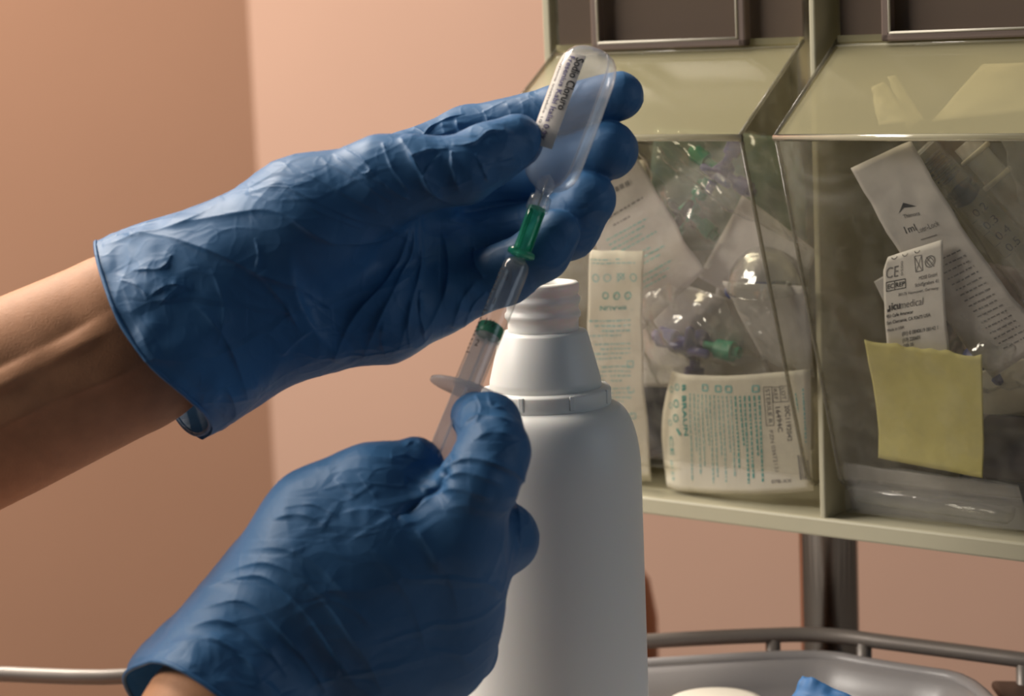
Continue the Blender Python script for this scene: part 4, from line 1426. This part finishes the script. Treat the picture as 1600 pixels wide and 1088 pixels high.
def grow_glove(name, sdf, fr, rim_tab, lo, hi, h, creases, parent, crumple=0.25, seed=1, label=None):
    V, Q = surface_nets(sdf, lo, hi, h)
    V = relax(V, Q, 2)
    # open the cuff along its rim
    s, ph, _ = sleeve_coords(fr, V.T)
    srim = np.interp(ph, *rim_tab())
    keep = (s[Q] > srim[Q] - 0.4).all(1)
    Q = Q[keep]
    used = np.unique(Q); mp = -np.ones(len(V), int); mp[used] = np.arange(len(used))
    V, Q, s, srim, ph = V[used], mp[Q], s[used], srim[used], ph[used]
    e = np.vstack([Q[:, [0, 1]], Q[:, [1, 2]], Q[:, [2, 3]], Q[:, [3, 0]]]); e.sort(axis=1)
    ue, c_ = np.unique(e, axis=0, return_counts=True)
    bd = np.unique(ue[c_ == 1])
    V[bd] += fr[1] * (srim[bd] - s[bd])[:, None]
    Vb = V.copy()
    V, Q = refine(V, Q)
    V = relax(V, Q, 1, 0.5)
    N = normals(V, Q)
    D_ = folds(V, N, creases)
    if crumple:
        q = V / 13.0
        r1 = 1 - np.abs(vnoise(q + 0.6 * np.stack([vnoise(q * 0.7 + 9, 3)] * 3, -1), seed)) * 2
        r2 = 1 - np.abs(vnoise(V / 6.0 + 40, seed + 1)) * 2
        D_ += crumple * (0.55 * np.clip(r1, 0, 1) ** 3 + 0.25 * np.clip(r2, 0, 1) ** 3)
    s2, ph2, _ = sleeve_coords(fr, V.T)
    loose = np.clip(1 - (s2 - 4) / 48.0, 0, 1) * np.clip(s2 / 4.0, 0, 1)
    D_ += loose * (0.9 + 1.5 * vnoise(V / 17.0 + 3, seed + 21) + 0.9 * vnoise(V / np.array([7.5, 7.5, 9.0]) + 11, seed + 22))
    V = V + N * D_[:, None]
    o = mk(name, cv2w((V + np.array([0, 0, 833.0])) / 1000.0), Q, M['glove'], parent, label=label, fix=False)
    # rolled bead round the opening
    order = bd[np.argsort(ph[bd])]
    B = Vb[order]
    nb = 90
    bins = ((ph[order] + math.pi) / (2 * math.pi) * nb).astype(int) % nb
    pts = np.array([B[bins == k].mean(0) for k in range(nb) if (bins == k).any()])
    for _ in range(2):
        pts = 0.5 * pts + 0.25 * (np.roll(pts, 1, 0) + np.roll(pts, -1, 0))
    MB().tube(cv2w((pts + np.array([0, 0, 833.0])) / 1000.0), 0.0009, 8, closed=True).build('cuff_bead', M['glove'], o)
    return o


person = empty('person', P(100, 700, 0.833), 'person with both hands in blue gloves, drawing saline from the ampoule with the syringe', 'person')

# ---- upper hand (palm towards the camera, thumb in front, fingers behind the ampoule)
LL = [H(*p) for p in ((150, 375, 0), (163, 440, -22), (190, 510, -31), (235, 572, -34), (290, 617, -29), (325, 648, -19), (331, 668, -8), (309, 682, 5), (286, 668, 15), (270, 642, 23), (245, 590, 31), (205, 500, 33), (165, 420, 24))]
LFR = sleeve_frame(H(228, 528, 0), H(430, 440, 0), LL)
_tab = {}


def left_sdf(G):
    thenar = smin(cone(G, H(300, 452, -2, 100), H(480, 345, -6, 98)), cone(G, H(480, 345, -6, 98), H(600, 282, -14, 66)), 8)
    thumb = chain(G, [(600, 282, -14, 66), (652, 272, -17, 57), (722, 266, -17, 51), (762, 243, -12, 47), (806, 221, -6, 43)], 5)
    palm = chain(G, [(330, 500, 8, 92), (560, 330, 22, 62), (630, 262, 27, 50)], 10)
    palm = smin(palm, chain(G, [(340, 510, 8, 92), (560, 390, 24, 62), (660, 325, 27, 50)], 10), 12)
    palm = smin(palm, chain(G, [(350, 520, 8, 88), (580, 440, 20, 62), (680, 398, 24, 50)], 10), 12)
    palm = smin(palm, chain(G, [(370, 545, 6, 78), (500, 505, 6, 70), (600, 492, 8, 68), (680, 470, 12, 54)], 10), 12)
    palm = smin(palm, thenar, 14)
    slv, tb = sleeve_sdf(LFR, G, 62.0, 33.0, 24.0)
    _tab['l'] = tb
    palm = smin(palm, slv, 9)
    palm = smin(palm, thumb, 7)
    f1 = chain(G, [(630, 258, 27, 48), (722, 214, 36, 43), (735, 209, 36, 42), (872, 172, 27, 38), (968, 150, 19, 38)], 3)
    f2 = chain(G, [(655, 325, 27, 48), (765, 300, 37, 43), (878, 258, 28, 43), (951, 235, 20, 46)], 3)
    f3 = chain(G, [(676, 388, 24, 50), (790, 376, 31, 51), (884, 354, 24, 50), (918, 312, 18, 45)], 5)
    f4 = chain(G, [(682, 470, 14, 52), (790, 428, 12, 45), (846, 394, 7, 42), (870, 364, 6, 37)], 5)
    fi = smin(smin(f1, f2, 1.2), smin(f3, f4, 1.2), 1.2)
    # thin web of stretched nitrile between thumb and index
    web = smin(cone(G, H(560, 320, 0, 36), H(690, 320, 14, 22)), cone(G, H(610, 370, 8, 40), H(690, 390, 16, 26)), 8)
    palm = smin(palm, web, 10)
    return smin(palm, fi, 5)


LC = [
    ([(257, 360), (362, 336), (430, 331), (498, 370), (535, 381), (603, 370), (645, 328)], 1.5, 7, None),
    ([(184, 370), (257, 373), (320, 391), (372, 412), (404, 428), (467, 451), (519, 485)], 1.7, 7, None),
    ([(160, 385), (215, 372), (290, 352), (352, 312)], 1.0, 6, None),
    ([(205, 424), (252, 422), (270, 400)], 1.2, 5, None),
    ([(228, 470), (262, 448), (284, 446)], 1.0, 5, None),
    ([(250, 478), (281, 449), (300, 452)], 0.9, 4, None),
    ([(188, 440), (215, 448), (232, 466)], 0.8, 4, None),
    ([(645, 333), (610, 430), (550, 500), (519, 564)], 2.0, 9, None),
    ([(650, 333), (634, 412), (592, 500), (565, 562)], 1.6, 8, None),
    ([(655, 340), (655, 420), (640, 480), (622, 550)], 1.4, 7, None),
    ([(425, 281), (498, 318), (560, 344), (612, 352)], 0.7, 5, None),
    ([(440, 300), (505, 335), (570, 358)], 0.6, 5, None),
    ([(470, 268), (530, 300), (600, 335)], 0.7, 5, None),
    ([(500, 250), (555, 280), (615, 318)], 0.7, 5, None),
    ([(398, 372), (404, 398), (398, 424)], 0.8, 4, None),
    ([(300, 470), (345, 520), (370, 570), (385, 625)], 1.0, 8, None),
    ([(404, 428), (440, 470), (470, 520)], 0.9, 7, None),
    ([(440, 556), (480, 520), (524, 512)], 0.9, 6, None),
    ([(330, 420), (350, 480), (340, 540)], 0.7, 8, None),
    ([(350, 600), (365, 640), (340, 668)], 0.8, 6, None),
    ([(535, 229), (562, 246), (578, 266), (560, 274)], 1.0, 4, None),
    ([(520, 240), (560, 268), (600, 290)], 0.9, 5, None),
    ([(624, 214), (640, 240), (655, 267), (676, 302), (716, 322)], 1.8, 6, (-60, 15)),
    ([(597, 222), (612, 262), (640, 300)], 0.9, 5, None),
    ([(572, 262), (612, 296), (640, 312)], 0.8, 5, None),
    ([(705, 236), (707, 262), (718, 302)], 1.6, 5, (-60, 10)),
    ([(690, 240), (668, 262), (660, 280)], 0.8, 4, (-60, 10)),
    ([(742, 240), (752, 262), (762, 286)], 1.2, 5, (-60, 10)),
    ([(752, 258), (778, 252), (806, 246)], 0.7, 4, (-60, 10)),
    ([(706, 228), (738, 226), (762, 208), (790, 204)], 1.4, 5, (-60, 10)),
    ([(640, 248), (668, 236), (700, 234)], 1.0, 4, (-60, 10)),
    ([(736, 300), (756, 296), (784, 280)], 0.6, 4, (-60, 10)),
    ([(655, 222), (679, 196), (727, 178)], 1.2, 4, (5, 60)),
    ([(712, 184), (716, 202), (724, 222)], 0.9, 6, (5, 60)),
    ([(690, 190), (694, 208), (702, 224)], 0.5, 6, (5, 60)),
    ([(790, 160), (798, 176), (800, 192)], 0.4, 6, (5, 60)),
    ([(755, 172), (762, 190), (764, 206)], 0.5, 4, (5, 60)),
    ([(812, 152), (818, 170), (816, 186)], 0.3, 6, (5, 60)),
    ([(740, 385), (742, 412), (756, 436)], 1.4, 5, None),
    ([(700, 345), (740, 352), (770, 340)], 0.9, 5, None),
    ([(690, 360), (700, 420), (690, 470), (660, 520)], 1.4, 7, None),
    ([(745, 440), (720, 470), (706, 512)], 1.2, 6, None),
    ([(760, 455), (736, 480), (724, 512)], 1.0, 5, None),
    ([(655, 455), (654, 490), (664, 535)], 1.6, 5, None),
    ([(640, 470), (634, 505), (640, 545)], 1.0, 5, None),
    ([(600, 500), (596, 530), (604, 560)], 0.9, 6, None),
    ([(790, 400), (800, 425), (796, 452)], 0.8, 4, None),
]
GL = H(100, 0, 0)
glove_l = grow_glove('glove', left_sdf, LFR, lambda: _tab['l'], (-172, -116, -48), (62, 46, 66), 0.85, LC, person, 0.35, 3,
                     'blue glove of the upper hand, thumb against the ampoule')


def plain(name, sdf, lo, hi, h, m, parent, creases=(), label=None):
    V, Q = surface_nets(sdf, lo, hi, h)
    V = relax(V, Q, 8)
    N = normals(V, Q)
    V = V + N * folds(V, N, creases)[:, None]
    V = relax(V, Q, 2, 0.4)
    return mk(name, cv2w((V + np.array([0, 0, 833.0])) / 1000.0), Q, m, parent, label=label)


def arm_l(G):
    Z = (G[0], G[1], G[2] / np.float32(0.74))
    a = cone(Z, H(-260, 749, 0, 160), H(0, 628, 0, 152))
    a = np.minimum(a, cone(Z, H(0, 628, 0, 152), H(200, 535, 0, 142)))
    a = smin(a, cone(Z, H(200, 535, 0, 142), H(330, 482, 0, 104)), 2)
    return np.maximum(a, -(G[0] + 268))


plain('forearm', arm_l, (-275, -60, -42), (-84, 120, 42), 1.2, M['skin'], person,
      [([(-80, 645), (0, 607), (100, 556), (195, 505)], 1.4, 11, None), ([(-80, 608), (0, 573), (90, 530), (180, 480)], -1.6, 12, None),
       ([(-40, 690), (60, 640), (180, 590), (240, 560)], 1.2, 16, None)], 'bare forearm of the upper hand')

# ---- lower hand (back towards the camera, thumb and index on the plunger)
RC0, RC1 = H(332, 1132, -52), H(450, 950, -36)
RL_ = []
_c0, _c1 = np.array(RC0), np.array(RC1)
_e1 = (_c1 - _c0) / np.linalg.norm(_c1 - _c0)
_e1 = _e1 + np.array([0, 0, 0.25]); _e1 /= np.linalg.norm(_e1)
_e2 = np.cross(np.array([0, 0, 1.0]), _e1); _e2 /= np.linalg.norm(_e2); _e3 = np.cross(_e1, _e2)
for k in range(20):
    a = 2 * math.pi * k / 20
    rr = 38 + 2.2 * math.sin(3 * a + 1) + 1.4 * math.sin(5 * a)
    RL_.append(_c0 + _e2 * rr * math.cos(a) + _e3 * rr * 0.86 * math.sin(a) + _e1 * (1.6 * math.sin(2 * a + 0.6)))
RFR = sleeve_frame(_c0, _c0 + _e1 * 10, RL_)


def right_sdf(G):
    palm = chain(G, [(400, 985, -34, 88), (500, 880, -42, 98), (600, 850, -46, 92), (712, 828, -50, 74)], 12)
    palm = smin(palm, chain(G, [(410, 1000, -34, 88), (560, 930, -40, 98), (705, 885, -42, 80)], 12), 14)
    palm = smin(palm, chain(G, [(430, 1020, -30, 88), (580, 985, -34, 96), (700, 955, -34, 86)], 12), 14)
    palm = smin(palm, chain(G, [(450, 1040, -26, 84), (590, 1040, -28, 92), (680, 1020, -28, 82)], 12), 14)
    palm = smin(palm, chain(G, [(455, 905, -38, 84), (505, 812, -42, 72), (560, 772, -44, 60)], 10), 16)
    slv, tb = sleeve_sdf(RFR, G, 58.0, 30.0, 25.0)
    _tab['r'] = tb
    palm = smin(palm, slv, 10)
    th = chain(G, [(505, 812, -42, 70), (588, 756, -45, 57), (648, 729, -40, 46)], 6)
    palm = smin(palm, th, 9)
    f1 = chain(G, [(708, 828, -50, 74), (750, 752, -58, 58), (772, 706, -56, 53), (764, 664, -46, 47), (744, 652, -34, 40)], 5)
    f2 = chain(G, [(715, 880, -40, 74), (786, 842, -22, 52), (760, 800, -2, 42), (730, 790, 4, 36)], 5)
    f3 = chain(G, [(700, 950, -32, 78), (738, 932, -16, 46), (705, 900, 0, 40)], 5)
    f4 = chain(G, [(680, 1020, -26, 76), (722, 1015, -8, 52), (690, 980, 2, 40)], 5)
    fi = smin(smin(f1, f2, 1.5), smin(f3, f4, 1.5), 1.5)
    return smin(palm, fi, 6)


RCR = [
    ([(700, 738), (662, 776), (612, 808)], -3.0, 7, None),
    ([(706, 700), (700, 728), (690, 752)], -1.5, 6, None),
    ([(310, 924), (406, 900), (470, 947), (530, 1029), (562, 1086)], 1.3, 7, None),
    ([(330, 905), (420, 880), (500, 930), (565, 1020), (600, 1086)], 1.0, 8, None),
    ([(300, 960), (380, 940), (440, 985), (490, 1050), (510, 1086)], 1.2, 7, None),
    ([(285, 985), (350, 972), (410, 1010), (450, 1060)], 1.2, 6, None),
    ([(265, 1008), (330, 1000), (380, 1030), (410, 1070)], 1.0, 6, None),
    ([(380, 860), (450, 860), (520, 905), (590, 1000)], 0.6, 9, None),
    ([(425, 812), (470, 805), (511, 823)], 0.9, 6, None),
    ([(440, 795), (490, 790), (530, 810)], 0.6, 5, None),
    ([(522, 748), (536, 762), (560, 778)], 0.6, 5, None),
    ([(560, 740), (574, 762), (590, 780)], 0.5, 5, None),
    ([(632, 700), (650, 690), (676, 706)], 0.9, 5, None),
    ([(610, 716), (634, 712), (660, 722)], 0.6, 5, None),
    ([(740, 614), (752, 640), (742, 664)], 1.0, 5, None),
    ([(762, 612), (768, 636), (792, 640)], 0.9, 5, None),
    ([(718, 672), (752, 652), (818, 668)], 1.3, 6, None),
    ([(738, 690), (772, 676), (824, 690)], 0.8, 6, None),
    ([(690, 736), (738, 718), (800, 738), (822, 760)], 1.8, 6, None),
    ([(660, 770), (720, 740), (790, 760)], 1.2, 7, None),
    ([(640, 800), (700, 765), (770, 780)], 1.0, 8, None),
    ([(617, 802), (570, 796), (530, 804)], 0.6, 7, None),
    ([(617, 806), (590, 820), (540, 850)], 0.5, 9, None),
    ([(622, 806), (660, 840), (690, 900)], 0.9, 10, None),
    ([(800, 772), (812, 820), (805, 880)], 1.0, 6, None),
    ([(650, 830), (700, 900), (720, 980)], 0.5, 12, None),
    ([(580, 860), (640, 940), (670, 1040)], 0.5, 12, None),
]
grow_glove('glove', right_sdf, RFR, lambda: _tab['r'], (-178, 8, -112), (18, 172, 30), 0.9, RCR, person, 0.22, 8,
           'blue glove of the lower hand, thumb and index on the plunger')


def arm_r(G):
    cq = _c0 + np.array([3.0, -2.0, 0.0])
    a0, a1 = cq - _e1 * 130, cq + _e1 * 26
    return smin(cone(G, (*a0, 34), (*cq, 27)), cone(G, (*cq, 27), (*a1, 21)), 8)


lo = np.minimum(_c0 - _e1 * 130, _c0) - 42; hi = np.maximum(_c0 + _e1 * 30, _c0) + 42
plain('forearm', arm_r, lo, hi, 1.5, M['skin'], person, (), 'bare forearm of the lower hand')
